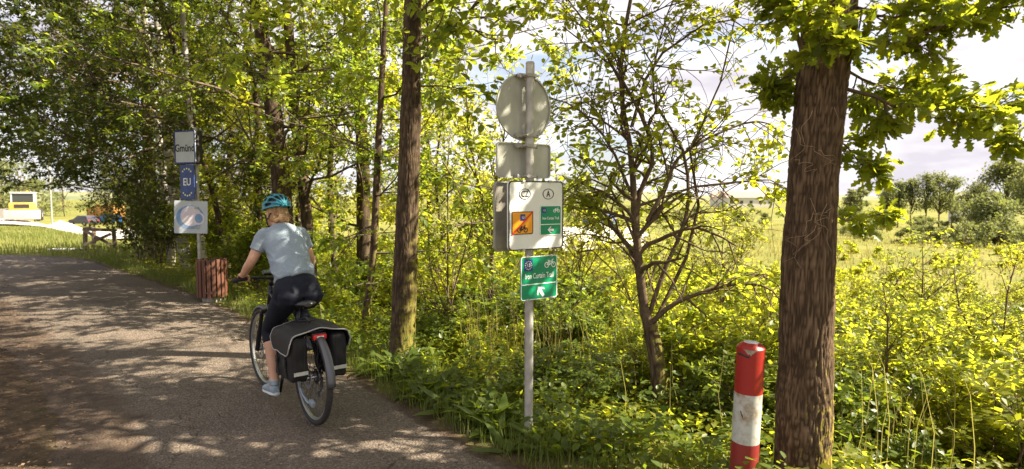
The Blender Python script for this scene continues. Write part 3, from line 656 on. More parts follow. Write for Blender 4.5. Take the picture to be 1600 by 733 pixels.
p2, X2 = leaf_sites(rng, vis_t, 8, .03); X2, N2 = leaf_frames(rng, X2, .2, .5)
order = rng.permutation(len(p2)); pick, rest = order[:300], order[300:]
o_ = link('crown', leaf_mesh('crown', T_OAK, p2[rest], X2[rest], N2[rest], rng.uniform(.06, .105, len(rest)), rng, ), M['leaf_oak'], oak); o_['kind'] = 'stuff'
lf = [leaf_mesh('leaf', T_OAK, np.zeros((1, 3)), np.array([[1.0, 0, 0]]), np.array([[0, .2 * (q - 1), 1.0]]), np.array([1.0]), rng) for q in range(3)]
for m_ in lf: m_.materials.append(M['leaf_oak'])
for q, i in enumerate(pick):
    x = unit(X2[i]); y = unit(np.cross(N2[i], x)); z = np.cross(x, y); s = rng.uniform(.065, .115)
    ob = bpy.data.objects.new('leaf', lf[q % 3]); C.objects.link(ob); ob.parent = oak
    mt = Matrix(((x[0], y[0], z[0], p2[i][0]), (x[1], y[1], z[1], p2[i][1]), (x[2], y[2], z[2], p2[i][2]), (0, 0, 0, 1))) @ Matrix.Scale(s, 4); ob.matrix_basis = mt
print('oak', len(p1), len(p2))

# dry tendrils clinging to the oak trunk
tv = MB(); rg = np.random.default_rng(5)
for i in range(11):
    y0 = rg.uniform(170, 370); xc = 1262 + (260 - y0) * .06; a0 = rg.uniform(-1, 1); pts = []
    for k_ in range(9):
        a_ = a0 + k_ * rg.uniform(.05, .2) * (1 if i % 2 else -1); q = P(xc + 38 * math.sin(a_), y0 + 9 * k_ * (.3 + .5 * (i % 3)) + rg.uniform(-4, 4), 3.5); q[1] = 3.5 - .155 * math.cos(a_) + rg.normal(0, .004); pts.append(q)
    Q_, rr_v = resample(pts, np.linspace(.0016, .0007, 9), 18); tv.tube(Q_, rr_v, 4)
M['dry'] = pm('dry', (.22, .15, .09), (.32, .23, .14), 20, .9)
tag(tv.build('dry_vine', M['dry']), 'dry pale tendrils clinging to the large oak trunk', 'vine')

# ------------------------------------------------------------------ the many-stemmed shrub in the middle
rng = np.random.default_rng(101)
sb = P(1032, 640, 4.95); sb[2] = tz1(sb[0], sb[1]) - .05
sh = empty('elder_shrub', sb); tag(sh, 'many-stemmed shrub with dark arching branches standing between signs and oak', 'shrub')
D = 4.95
bark_trunk('trunk', np.vstack([[sb], px_line([(1030, 600), (1026, 560), (1015, 505)], D)]) - sb, [.075, .066, .06, .055], M['bark'], sh, seg=40, step=.03, depth=.012, cell=.03, flare=.15, seed=8)
sp_, st_ = [], []
S = [([(1015, 520), (1003, 450), (995, 390), (993, 330), (985, 240), (968, 120), (990, -30)], D, .058, .018, 20, .75),
     ([(996, 360), (1000, 300), (1020, 250), (1005, 190), (975, 130), (940, 90), (880, 40)], [D, D, 4.9, 4.85, 4.8, 4.7, 4.6], .032, .006, 16, .6),
     ([(1012, 345), (1040, 290), (1062, 245), (1130, 205), (1190, 190), (1230, 215)], [D, D, 5.0, 5.1, 5.2, 5.3], .026, .005, 16, .6),
     ([(1018, 505), (1050, 475), (1095, 458), (1150, 445), (1200, 450), (1225, 480)], [D, 4.9, 4.85, 4.75, 4.7, 4.7], .030, .005, 12, .5),
     ([(1095, 458), (1130, 440), (1165, 430), (1215, 440), (1235, 500)], [4.85, 4.9, 4.95, 5.0, 5.0], .015, .004, 8, .4),
     ([(1012, 500), (1040, 420), (1070, 350), (1076, 290), (1060, 220), (1020, 150), (1030, 60), (1060, -20)], [D, 5.0, 5.0, 5.05, 5.1, 5.1, 5.1, 5.1], .028, .006, 16, .6),
     ([(1020, 510), (1045, 440), (1085, 380), (1090, 300), (1070, 260), (1110, 170), (1150, 60), (1160, -20)], [5.0, 5.1, 5.2, 5.2, 5.3, 5.3, 5.3, 5.3], .024, .006, 16, .6),
     ([(1000, 400), (960, 300), (920, 280), (870, 310)], [D, 4.9, 4.8, 4.7], .016, .004, 10, .45),
     ([(998, 420), (960, 375), (910, 365), (870, 372)], [D, 4.8, 4.7, 4.65], .012, .003, 8, .4),
     ([(985, 300), (950, 220), (900, 170), (855, 150)], [D, 4.9, 4.8, 4.8], .018, .004, 14, .5),
     ([(1000, 320), (1090, 290), (1150, 285), (1200, 280), (1240, 300)], [D, 5.0, 5.0, 5.0, 5.0], .016, .004, 10, .4),
     ([(985, 200), (1010, 120), (1060, 60), (1140, 30), (1190, 60)], [D, 5.0, 5.1, 5.2, 5.2], .02, .004, 14, .55),
     ([(975, 140), (930, 60), (880, -10)], [D, 5.0, 5.1], .018, .006, 12, .55),
     ([(1005, 450), (985, 470), (950, 400), (900, 395), (890, 440)], [D, 4.9, 4.8, 4.7, 4.7], .01, .003, 6, .35)]
for line, d, r0, r1, nk, ln in S: guided(px_line(line, d) - sb, r0 * .8, r1 * .8, nk, ln, sp_, st_, rng, maxl=1, flat=1.0, t0=.25, wob=.17, trop=-.05, kids=(5, 4))
link('branches', tubes_mesh('branches', sp_, 5), M['twig_dark'], sh)
p1, X1 = leaf_sites(rng, st_, 6, .03); X1, N1 = leaf_frames(rng, X1, .2, .5)
dens = vnoise((p1 + sb) * 2.4, 12) > .32; p1, X1, N1 = p1[dens], X1[dens], N1[dens]
link('crown', leaf_mesh('crown', T_OVAL, p1, X1, N1, rng.uniform(.035, .072, len(p1)), rng), M['leaf_lime'], sh)
print('shrub', len(p1))
tw = MB(); rg = np.random.default_rng(15)
for i in range(75):   # bare wiry twigs of the shrub
    line, d, *_ = S[rg.integers(len(S))]; L0 = px_line(line, d) - sb; Q_, _r = resample(L0, np.ones(len(L0)), 20); p = Q_[rg.integers(6, 19)].copy(); dv = unit(rg.normal(0, 1, 3) * [1, .7, .7] + [0, 0, .3]); pts = [p.copy()]
    for k_ in range(7): dv = unit(dv + rg.normal(0, .12, 3) + [0, 0, -.13]); p = p + dv * rg.uniform(.06, .13); pts.append(p.copy())
    tw.tube(pts, np.linspace(.004, .0014, 8), 4, caps=False)
tw.build('twigs', M['twig_dark'], sh)

# ------------------------------------------------------------------ undergrowth bushes: four kinds, copied one by one
def make_bush(name, seed, h, spread, stems, leaf, lm, per=10, kids=(5, 4), tmpl=T_SIMPLE, mat='twig'):
    rng = np.random.default_rng(seed); root = empty(name); polys, twigs = [], []
    for i in range(stems):
        az = i * 2.4 + rng.normal(0, .3); lean = rng.uniform(.12, .6) * spread; d = np.array([math.cos(az) * lean, math.sin(az) * lean, 1])
        grow(rng, np.array([math.cos(az), math.sin(az), 0]) * rng.uniform(0, .12), d, h * rng.uniform(.6, 1.0), .013, 0, 2, polys, twigs, trop=.02, wob=.12, kids=kids, ang=(.55, 1.2), ratio=(.34, .56), t0=.22)
    link('stems', tubes_mesh('stems', polys, 3), M[mat], root)
    p, X = leaf_sites(rng, twigs, per, .04); X, N = leaf_frames(rng, X, .2, .7)
    link('foliage', leaf_mesh('foliage', tmpl, p, X, N, leaf * rng.uniform(.45, 1.5, len(p)), rng), M[lm], root)
    return root, len(p)
protos = []
for a_ in [('bush', 201, 1.25, 1.0, 8, .052, 'leaf_lime', 26, (7, 5)), ('bush', 202, 1.6, .8, 7, .05, 'leaf_lime', 26, (8, 5)), ('bush', 203, .95, 1.3, 10, .055, 'leaf_weed', 27, (6, 4)), ('bush', 204, 1.35, 1.0, 8, .046, 'leaf_mid', 22, (7, 5))]:
    o, nl = make_bush(*a_); protos.append(o); print('bush', nl)
rg = random.Random(9); spots = []
tries = 0
while len(spots) < 250 and tries < 20000:
    tries += 1
    d = 4.6 + 26 * rg.random() ** 1.5; x = rg.uniform(-.72 * d, .95 * d); s = float(path_right_dist(np.array([x]), np.array([d]))[0])
    if s < 1.15 or (d > 21 and x > 1.5) or x < -.6 * d: continue
    pxx = 800 + 950 * x / d
    if math.hypot(x - 1.2, d - 4.95) < .45 or math.hypot(x - 1.65, d - 3.5) < .6 or math.hypot(x + 1.16, d - 6.2) < .5: continue
    if any(math.hypot(x - a_, d - b_) < (.36 if 650 < pxx < 1250 else .45) + .02 * d for a_, b_, *_ in spots): continue
    spots.append((x, d, s))
used = [False] * 4
for i, (x, d, s) in enumerate(spots):
    z = tz1(x, d); pxx = 800 + 950 * x / d
    # keep crowns below the sight line to the meadow where the photograph shows it open
    lim = 425 if pxx > 1290 else (rg.choice((330, 360, 390, 410)) if pxx > 850 else 300)
    top = EYE - (lim - 305 + rg.uniform(-12, 60)) / 950 * d; hmax = top - z
    if s < 2.2: hmax = min(hmax, .45 + .4 * (s - 1))
    k_ = (i % 4 if i % 8 < 7 else 0) if pxx > 900 else i % 4 if pxx > 500 else (3 if i % 2 else 1); hh = [1.25, 1.6, .95, 1.35][k_]; sc_ = min(rg.uniform(.8, 1.25), hmax / (hh * 1.12))
    if sc_ < .22: continue
    o = protos[k_] if not used[k_] else copy_tree(protos[k_]); used[k_] = True
    o.location = (x, d, z - .03); o.rotation_euler = (0, 0, rg.uniform(0, 6.28)); wv = min(1.25, max(sc_, .6)) * rg.uniform(.95, 1.2); o.scale = (wv, wv, sc_)
    zone = [z_ for lim_, z_ in ((430, 'behind the litter bin'), (520, 'behind the cyclist'), (600, 'by the slender young tree'), (690, 'around the straight brown trunk'), (780, 'left of the sign pole'), (870, 'behind the sign pole'), (960, 'right of the green sign'), (1040, 'at the many-stemmed shrub'), (1120, 'left of the bollard'), (1210, 'behind the bollard'), (1310, 'beside the oak trunk'), (1420, 'just right of the oak'), (1520, 'well right of the oak'), (9999, 'at the right picture edge')) if pxx < lim_][0]
    zone += ', close by' if d < 6.5 else (', lower down' if d < 10.5 else (', halfway to the meadow' if d < 16 else ', at the meadow edge'))
    kind_ = ['rounded yellow-green bush', 'tall yellow-green bush', 'low spreading bush', 'darker green bush'][k_]
    tag(o, kind_ + ' ' + zone, 'bush', kind_ + 'es ' + zone)
print('bushes', len(spots))

# single saplings at the right of the slope
def guided_shrub(name, basepx, d, lines, label, seed, leaf=.04, per=6, nk=14, ln=.32, lm='leaf_lime', r=.02):
    rng = np.random.default_rng(seed); b = P(basepx[0], basepx[1], d); b[2] = min(b[2], tz1(b[0], b[1]) + .02); b[2] = tz1(b[0], b[1]) - .02
    root = empty(name, b); tag(root, label, 'shrub'); po, tw_ = [], []
    for ln_ in lines: guided(np.vstack([[b], px_line(ln_, d)]) - b, r, .004, nk, ln, po, tw_, rng, flat=.8, t0=.3, wob=.15, kids=(4, 4))
    link('branches', tubes_mesh('branches', po, 5), M['twig_dark'], root)
    p, X = leaf_sites(rng, tw_, per, .03); X, N = leaf_frames(rng, X, .15, .7)
    link('crown', leaf_mesh('crown', T_OVAL, p, X, N, rng.uniform(.6, 1.2, len(p)) * leaf, rng), M[lm], root)
guided_shrub('thorn_shrub', (1560, 690), 6.2, [[(1565, 620), (1556, 580), (1568, 520), (1575, 450), (1590, 400)], [(1560, 620), (1585, 590), (1610, 540), (1640, 480)], [(1556, 600), (1530, 540), (1500, 480), (1490, 420)]], 'thin dark-stemmed shrub on the sunny slope at the far right edge', 301, nk=18, ln=.4)
guided_shrub('thorn_shrub', (1340, 700), 5.4, [[(1350, 685), (1375, 640), (1400, 605), (1440, 585)], [(1380, 630), (1385, 560), (1388, 500), (1380, 440)], [(1395, 610), (1420, 560), (1450, 540), (1490, 520)]], 'small slanting shrub on the slope right of the oak trunk', 302, nk=10, ln=.3)
guided_shrub('sapling', (1430, 560), 9.5, [[(1440, 480), (1442, 420), (1440, 370)], [(1436, 500), (1400, 450), (1380, 420)], [(1440, 480), (1480, 440), (1500, 410)]], 'leafy sapling standing out against the open meadow', 303, nk=14, ln=.6, leaf=.07, r=.018)
guided_shrub('sapling', (700, 560), 7.4, [[(700, 480), (702, 380), (698, 270), (704, 200)], [(705, 470), (730, 380), (755, 300)], [(700, 500), (672, 420), (668, 360)]], 'airy lime-green sapling between straight trunk and sign pole', 304, nk=14, ln=.6, leaf=.06, r=.016, per=5)
guided_shrub('sapling', (765, 600), 8.6, [[(768, 420), (772, 300), (790, 200), (800, 110)], [(770, 400), (740, 260), (728, 160), (735, 60)], [(770, 380), (800, 260), (850, 200), (880, 120)]], 'loose tall sapling with bright leaves rising behind the round sign', 305, nk=22, ln=.8, leaf=.07, r=.03, per=6)

guided_shrub('sapling', (905, 520), 8.8, [[(905, 450), (908, 390), (900, 330)], [(903, 460), (880, 400), (872, 350)], [(908, 450), (935, 395), (948, 350)]], 'bushy sapling filling the gap right of the white sign panel', 306, nk=18, ln=.65, leaf=.06, r=.016, per=7)
guided_shrub('sapling', (1130, 520), 9.2, [[(1130, 450), (1128, 390), (1134, 335)], [(1128, 460), (1100, 405), (1092, 360)], [(1132, 450), (1160, 400), (1176, 355)]], 'bushy sapling behind the shrub, above the bollard', 307, nk=18, ln=.65, leaf=.06, r=.016, per=7)
guided_shrub('sapling', (1015, 520), 11.5, [[(1015, 440), (1018, 390), (1010, 345)], [(1013, 450), (980, 400), (972, 365)], [(1018, 440), (1050, 400), (1060, 360)]], 'bushy sapling straight behind the many-stemmed shrub', 308, nk=18, ln=.8, leaf=.07, r=.018, per=7)
# dense dark shrub at the far path corner
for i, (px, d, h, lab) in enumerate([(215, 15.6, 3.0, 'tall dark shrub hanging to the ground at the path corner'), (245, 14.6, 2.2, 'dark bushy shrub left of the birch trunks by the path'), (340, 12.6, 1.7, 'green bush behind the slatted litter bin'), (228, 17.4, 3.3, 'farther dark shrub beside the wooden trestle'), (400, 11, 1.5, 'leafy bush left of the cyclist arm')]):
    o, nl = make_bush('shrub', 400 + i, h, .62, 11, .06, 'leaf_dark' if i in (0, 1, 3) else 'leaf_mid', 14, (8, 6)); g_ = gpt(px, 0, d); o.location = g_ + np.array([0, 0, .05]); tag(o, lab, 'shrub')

# ------------------------------------------------------------------ ground cover
def scatter(fn, n, rng, xr, yr):
    x = rng.uniform(*xr, n); y = rng.uniform(*yr, n); k_ = rng.random(n) < fn(x, y); return x[k_], y[k_]
def blades(name, x, y, rng, h, wd, m, label, cat, lean=.35, tmpl=T_BLADE):
    n_ = len(x); z = tz(x, y) - .005; az = rng.uniform(0, 6.283, n_); t = rng.random(n_) ** 1.2 * lean
    Yv = np.stack([np.cos(az) * t, np.sin(az) * t, np.ones(n_)], -1); Yv = unit(Yv); Xv = unit(np.stack([-np.sin(az), np.cos(az), 0 * az], -1)); Z = np.cross(Xv, Yv)
    tv, tf = tmpl; hh = h * rng.uniform(.45, 1.2, n_)
    V = np.stack([x, y, z], -1)[:, None] + (tv[None, :, 0:1] * Xv[:, None]) * wd + hh[:, None, None] * (tv[None, :, 1:2] * Yv[:, None] - tv[None, :, 2:3] * Z[:, None])
    base_ = np.concatenate([np.array(q) for q in tf]); sizes = np.array([len(q) for q in tf]); loops = (base_[None] + (np.arange(n_) * len(tv))[:, None]).ravel()
    o = link(name, np_mesh(name, V, loops=loops, sizes=np.tile(sizes, n_), rnd=np.repeat(rng.random(n_), len(tv))), M[m]); return tag(o, label, cat, kind='stuff')
rng = np.random.default_rng(55)
def f_verge(x, y):
    s = path_right_dist(x, y); p = np.stack([x, y, 0 * x], -1); nzv = vnoise(p * 1.8, 2)
    return np.where((s > -.06 + .16 * nzv) & (s < 1.8), np.clip((.35 + .9 * nzv) * np.clip(1.25 - s * .9, .06, 1), 0, 1), 0) * np.clip(9 / np.hypot(x, y), .25, 1)
x, y = scatter(f_verge, 210000, rng, (-11.5, 2.5), (2.2, 17)); blades('verge_grass', x, y, rng, .16, .0075, 'grass', 'bright grass growing along the path edge', 'grass', 1.1); print('verge', len(x))
M['lawn'] = leafmat('lawn', (.10, .135, .028), (.20, .20, .06), (.24, .31, .04), (.38, .38, .08), .4, .55)
def f_lawn(x, y):
    s = path_right_dist(x, y); r = np.hypot(x, y); return np.where((s > .1) & (r > 17.5) & (x < -6 - .1 * y) & (x > -1.0 * y), np.clip(.15 + vnoise(np.stack([x, y, 0 * x], -1) * .7, 3), 0, 1), 0)
x, y = scatter(f_lawn, 72000, rng, (-44, -6), (16.5, 46)); blades('lawn_grass', x, y, rng, .22, .03, 'lawn', 'tall sunlit meadow grass beyond the end of the path', 'grass', .5, T_BLADE_FAR); print('lawn', len(x))
def f_mead(x, y):
    r = np.hypot(x, y); nzv = vnoise(np.stack([x, y, 0 * x], -1) * .35, 6); yard = (x > .5) & (x < 3 + y * .3) & (y > 33)
    return np.where((r > 13) & (~yard) & (x > -.1 * y), np.clip(.1 + 1.1 * nzv, 0, 1) * np.clip(30 / r, .2, 1), 0)
x, y = scatter(f_mead, 105000, rng, (-6, 75), (10, 95)); blades('meadow_grass', x, y, rng, .27, .045, 'grass_dry', 'pale yellow-green grass of the open meadow', 'grass', .6, T_BLADE_FAR); print('meadow', len(x))
def f_tall(x, y):
    s = path_right_dist(x, y); return np.where((s > .8) & (np.hypot(x, y) < 15), np.clip(.1 + .9 * (vnoise(np.stack([x, y, 0 * x], -1) * 1.1, 44) > .58), 0, 1), 0)
x, y = scatter(f_tall, 9000, rng, (-.5, 14), (3.5, 14)); blades('tall_grass', x, y, rng, .95, .006, 'grass_dry', 'thin tall grass stalks standing up through the slope bushes', 'grass', .4); print('tall', len(x))
# leafy ground cover under the bushes and on the verge
def f_cov(x, y):
    s = path_right_dist(x, y); nzv = vnoise(np.stack([x, y, 0 * x], -1) * 1.3, 9); return np.where((s > .25 + .3 * nzv) & (np.hypot(x, y) < 20), np.clip(7 / np.hypot(x, y), .2, 1), 0)
x, y = scatter(f_cov, 210000, rng, (-9, 17), (2.2, 17)); n_ = len(x)
hcov = (.06 + .40 * vnoise(np.stack([x, y, 0 * x], -1) * 1.5, 19)) * sstep((path_right_dist(x, y) + .1) / 1.6)
pos = np.stack([x, y, tz(x, y) + .02 + hcov * rng.random(n_) ** .6], -1); X = unit(rng.normal(0, 1, (n_, 3)) * [1, 1, .4]); X, N = leaf_frames(rng, X, .1, .75)
tag(link('undergrowth', leaf_mesh('undergrowth', T_SIMPLE, pos, X, N, rng.uniform(.03, .075, n_), rng), M['leaf_lime']), 'low leafy ground cover filling the slope beside the path', 'undergrowth', kind='stuff'); print('cover', n_)
x, y = scatter(lambda x, y: np.where((path_right_dist(x, y) > .08 + .3 * vnoise(np.stack([x, y, 0 * x], -1) * 3, 29)) & (path_right_dist(x, y) < 3.2), np.clip(5.5 / np.hypot(x, y), .2, 1) * np.clip(1.3 - path_right_dist(x, y) * .3, .1, 1), 0), 52000, rng, (-5.5, 5), (2.2, 9.5)); n_ = len(x)
hcov = (.03 + .48 * vnoise(np.stack([x, y, 0 * x], -1) * 3.1, 39) ** 1.6) * sstep((path_right_dist(x, y) + .15) / .7)
pos = np.stack([x, y, tz(x, y) + .015 + hcov * rng.random(n_) ** .6], -1); X = unit(rng.normal(0, 1, (n_, 3)) * [1, 1, .5]); X, N = leaf_frames(rng, X, .1, .7)
tag(link('weeds', leaf_mesh('weeds', T_OVAL, pos, X, N, rng.uniform(.02, .085, n_), rng), M['leaf_weed']), 'fresh green weeds crowding the verge round pole and trunks', 'weeds', kind='stuff'); print('weeds', n_)
# litter on the bare soil at the left of the path
M['litter'] = leafmat('litter', (.07, .042, .024), (.21, .14, .09), (.06, .035, .02), (.12, .08, .04), .15, .8, .15)
def f_lit(x, y):
    dl = np.min(np.hypot(x[:, None] - el[None, ::6, 0], y[:, None] - el[None, ::6, 1]), 1); s = path_right_dist(x, y); ins = s < -2.05
    return np.where(ins, .9 * np.clip(1.2 - dl * .2, .1, 1), np.exp(-dl / .22) * .25 + .02)
x, y = scatter(f_lit, 40000, rng, (-12, .4), (2.0, 12)); s_ = path_right_dist(x, y); kk = s_ < 0; x, y = x[kk], y[kk]; n_ = len(x)
pos = np.stack([x, y, np.full(n_, .036)], -1); X = unit(rng.normal(0, 1, (n_, 3)) * [1, 1, .15]); N = unit(rng.normal(0, .25, (n_, 3)) + [0, 0, 1])
tag(link('leaf_litter', leaf_mesh('leaf_litter', T_SIMPLE, pos, X, N, rng.uniform(.010, .036, n_), rng), M['litter']), 'brown leaf litter on the bare soil and path', 'litter', kind='stuff'); print('litter', n_)
# crumbling grit along the path edges
gs = MB(); rg2 = np.random.default_rng(3); ico = None

# broad-leaved dock plants on the verge: three kinds, leaf by leaf
_l = [(0, .0), (.06, .018), (.22, .075), (.42, .10), (.62, .088), (.82, .05), (1, 0)]
def dock_leaf(bend, wave):
    V = []; 
    for x_, w_ in _l:
        zz = .55 * x_ - bend * x_ * x_
        for sgn in (-1, 0, 1): V.append((x_ * .95, sgn * w_, zz + abs(sgn) * (.03 + wave * math.sin(x_ * 17 + sgn)) * w_ * 8))
    F = [(i * 3 + k_, i * 3 + k_ + 1, i * 3 + k_ + 4, i * 3 + k_ + 3) for i in range(6) for k_ in range(2)]
    return np_mesh('leaf', np.array(V), F, smooth=True, rnd=np.full(len(V), random.Random(int(bend * 100)).random()))
dl_ = [dock_leaf(b, .03) for b in (.25, .5, .75)]
for m_ in dl_: m_.materials.append(M['leaf_weed'])
dp = []
for q in range(3):
    rq = random.Random(q + 40); root = empty('dock_plant')
    for i in range([9, 11, 7][q]):
        o = bpy.data.objects.new('leaf', dl_[(i + q) % 3]); C.objects.link(o); o.parent = root; s_ = rq.uniform(.10, .24); o.scale = (s_ * 1.25, s_ * rq.uniform(1.1, 1.6), s_ * rq.uniform(.6, 1.7)); o.rotation_euler = (rq.uniform(-.2, .2), rq.uniform(-.5, .1), i * 2.4 + rq.uniform(-.3, .3))
    dp.append(root)
used = [False] * 3; rq = random.Random(4); nd = 0
tpts, _ = resample(np.c_[PR, 0 * PR[:, 0]], np.ones(len(PR)), 200)
plist = [(625, 590), (645, 605), (668, 622), (690, 628), (700, 655), (722, 640), (735, 672), (755, 660), (770, 700), (660, 640), (715, 690), (790, 690), (805, 722), (845, 715), (870, 728), (905, 715), (600, 575), (585, 585), (745, 630), (700, 610), (630, 625), (775, 665), (830, 690), (880, 690), (560, 560), (530, 545), (940, 725), (975, 715), (1000, 700), (1100, 728), (1070, 712), (1210, 728)]
plist += [(a_ + q * 17 - 20, b_ + 9 - 13 * q) for q, (a_, b_) in enumerate(plist[:24]) if 0] + [(rq.uniform(600, 800), 0) for q in range(34)]
plist = [(a_, b_ if b_ else 578 + (a_ - 600) * .62 + rq.uniform(-30, 10)) for a_, b_ in plist]
for (a_, b_) in plist:
    d = 1.72 * FPX / (b_ - 305); p = P(a_, b_, d); x, y = p[0] + rq.uniform(-.05, .05), d
    if float(path_right_dist(np.array([x]), np.array([y]))[0]) < .08: x += .2; y += .1
    q = rq.randrange(3); o = dp[q] if not used[q] else copy_tree(dp[q]); used[q] = True; s_ = rq.uniform(.8, 1.5)
    o.location = (x, y, tz1(x, y)); o.rotation_euler = (0, 0, rq.uniform(0, 6.28)); o.scale = (s_, s_, s_)
    w_ = 'round the foot of the straight brown trunk' if a_ < 640 else ('between the path edge and the sign pole' if a_ < 800 else 'at the foot of the sign pole and bollard')
    tag(o, 'broad-leaved dock plant ' + w_, 'plant', 'dock plants ' + w_)
for q in range(3):
    if not used[q]:
        for c_ in list(dp[q].children): bpy.data.objects.remove(c_)
        bpy.data.objects.remove(dp[q])

# ------------------------------------------------------------------ far trees and bushes
def far_tree(name, px, base_py, d, h, wd, label, seed, lm='leaf_far', n_leaf=5000, leaf=.16, trunk=.25, bottom=.12, group=None, cat='tree', lobes=16, lr=1.0):
    rng = np.random.default_rng(seed); b = P(px, base_py, d); b[2] = tz1(b[0], b[1]) - .1; root = empty(name, b); tag(root, label, cat, group)
    mb = MB(); nst = 1 if cat == 'tree' else 3
    for i in range(nst):
        e = np.array([rng.normal(0, .08) * wd, rng.normal(0, .08) * wd, h * .7]); mb.tube(np.array([[0, 0, 0], e * .5 + rng.normal(0, .05, 3) * h * .5, e]), np.array([1, .7, .25]) * .013 * h, 6)
    cs = []
    for i in range(lobes):
        a_ = rng.uniform(0, 6.28); t = rng.random(); zz = bottom + (1 - bottom) * t; rad = .5 * wd * math.sin(math.pi * min(1, .2 + .8 * zz)) * rng.uniform(.3, .9); cs.append((math.cos(a_) * rad, math.sin(a_) * rad, h * min(zz, .9), lr * rng.uniform(.11, .22) * min(wd, h)))
        mb.tube(np.array([[0, 0, h * .25 * (1 - t) + h * .5 * t], [cs[-1][0] * .5, cs[-1][1] * .5, cs[-1][2] * .85], cs[-1][:3]]), np.array([.01, .007, .003]) * h, 4)
    mb.build('trunk', M['bark_dark'], root, smooth=True)
    cs = np.array(cs); k_ = rng.integers(0, lobes, n_leaf); u = unit(rng.normal(0, 1, (n_leaf, 3))) * (rng.random((n_leaf, 1)) ** .4); pos = cs[k_, :3] + u * cs[k_, 3:4] * [1.15, 1.15, .85]
    pos[:, 2] = np.maximum(pos[:, 2], .05); X, N = leaf_frames(rng, rng.normal(0, 1, pos.shape), .1, .5)
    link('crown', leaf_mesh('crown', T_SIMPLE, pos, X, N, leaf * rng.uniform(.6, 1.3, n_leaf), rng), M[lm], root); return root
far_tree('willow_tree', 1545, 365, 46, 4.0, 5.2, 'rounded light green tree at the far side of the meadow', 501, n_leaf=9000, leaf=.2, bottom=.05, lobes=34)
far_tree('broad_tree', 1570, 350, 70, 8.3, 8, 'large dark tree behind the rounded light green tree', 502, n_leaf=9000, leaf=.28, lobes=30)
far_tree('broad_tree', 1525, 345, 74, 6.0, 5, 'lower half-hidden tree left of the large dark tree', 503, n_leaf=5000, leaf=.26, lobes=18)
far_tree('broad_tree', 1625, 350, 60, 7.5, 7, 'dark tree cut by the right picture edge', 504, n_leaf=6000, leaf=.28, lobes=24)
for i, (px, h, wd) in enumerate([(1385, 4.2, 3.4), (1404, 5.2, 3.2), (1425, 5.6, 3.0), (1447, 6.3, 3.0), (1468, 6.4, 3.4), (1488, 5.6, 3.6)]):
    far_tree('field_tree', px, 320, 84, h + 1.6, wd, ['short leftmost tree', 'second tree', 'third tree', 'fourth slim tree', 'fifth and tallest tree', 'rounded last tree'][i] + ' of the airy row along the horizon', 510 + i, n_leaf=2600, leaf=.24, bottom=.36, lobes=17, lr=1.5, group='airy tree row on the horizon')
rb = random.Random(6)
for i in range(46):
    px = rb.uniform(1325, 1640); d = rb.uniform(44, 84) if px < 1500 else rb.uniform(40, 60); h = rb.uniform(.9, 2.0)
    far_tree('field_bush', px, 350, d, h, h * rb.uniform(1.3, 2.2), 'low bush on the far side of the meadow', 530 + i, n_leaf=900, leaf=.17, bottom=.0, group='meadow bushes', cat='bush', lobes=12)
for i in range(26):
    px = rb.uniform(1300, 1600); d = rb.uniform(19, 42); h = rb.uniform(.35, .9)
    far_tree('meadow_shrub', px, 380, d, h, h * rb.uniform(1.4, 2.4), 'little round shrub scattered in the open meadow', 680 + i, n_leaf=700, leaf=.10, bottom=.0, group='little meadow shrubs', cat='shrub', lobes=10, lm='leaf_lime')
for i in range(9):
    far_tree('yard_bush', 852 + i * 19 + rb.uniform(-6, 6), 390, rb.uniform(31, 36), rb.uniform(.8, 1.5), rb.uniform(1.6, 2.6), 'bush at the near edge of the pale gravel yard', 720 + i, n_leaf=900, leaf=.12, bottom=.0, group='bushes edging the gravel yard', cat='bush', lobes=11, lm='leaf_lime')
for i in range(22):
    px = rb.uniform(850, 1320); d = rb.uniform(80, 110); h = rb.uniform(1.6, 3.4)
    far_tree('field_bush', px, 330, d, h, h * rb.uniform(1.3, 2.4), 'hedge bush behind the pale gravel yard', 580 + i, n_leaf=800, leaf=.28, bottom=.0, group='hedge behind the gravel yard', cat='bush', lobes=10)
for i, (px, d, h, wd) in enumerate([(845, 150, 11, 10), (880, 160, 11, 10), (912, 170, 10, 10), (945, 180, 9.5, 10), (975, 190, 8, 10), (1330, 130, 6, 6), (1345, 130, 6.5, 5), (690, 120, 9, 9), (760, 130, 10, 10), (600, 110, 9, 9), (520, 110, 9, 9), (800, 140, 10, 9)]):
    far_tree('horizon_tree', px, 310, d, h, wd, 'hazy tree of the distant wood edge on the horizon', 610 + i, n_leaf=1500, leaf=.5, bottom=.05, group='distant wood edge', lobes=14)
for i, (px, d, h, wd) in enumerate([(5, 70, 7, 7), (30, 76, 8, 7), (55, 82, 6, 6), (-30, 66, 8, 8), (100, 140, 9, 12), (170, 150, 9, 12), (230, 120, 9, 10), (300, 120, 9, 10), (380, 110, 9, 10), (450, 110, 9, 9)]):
    far_tree('yard_tree', px, 320, d, h, wd, 'tree behind the building site at the far left', 630 + i, n_leaf=1800, leaf=.34, bottom=.1, group='trees behind the building site', lobes=14)
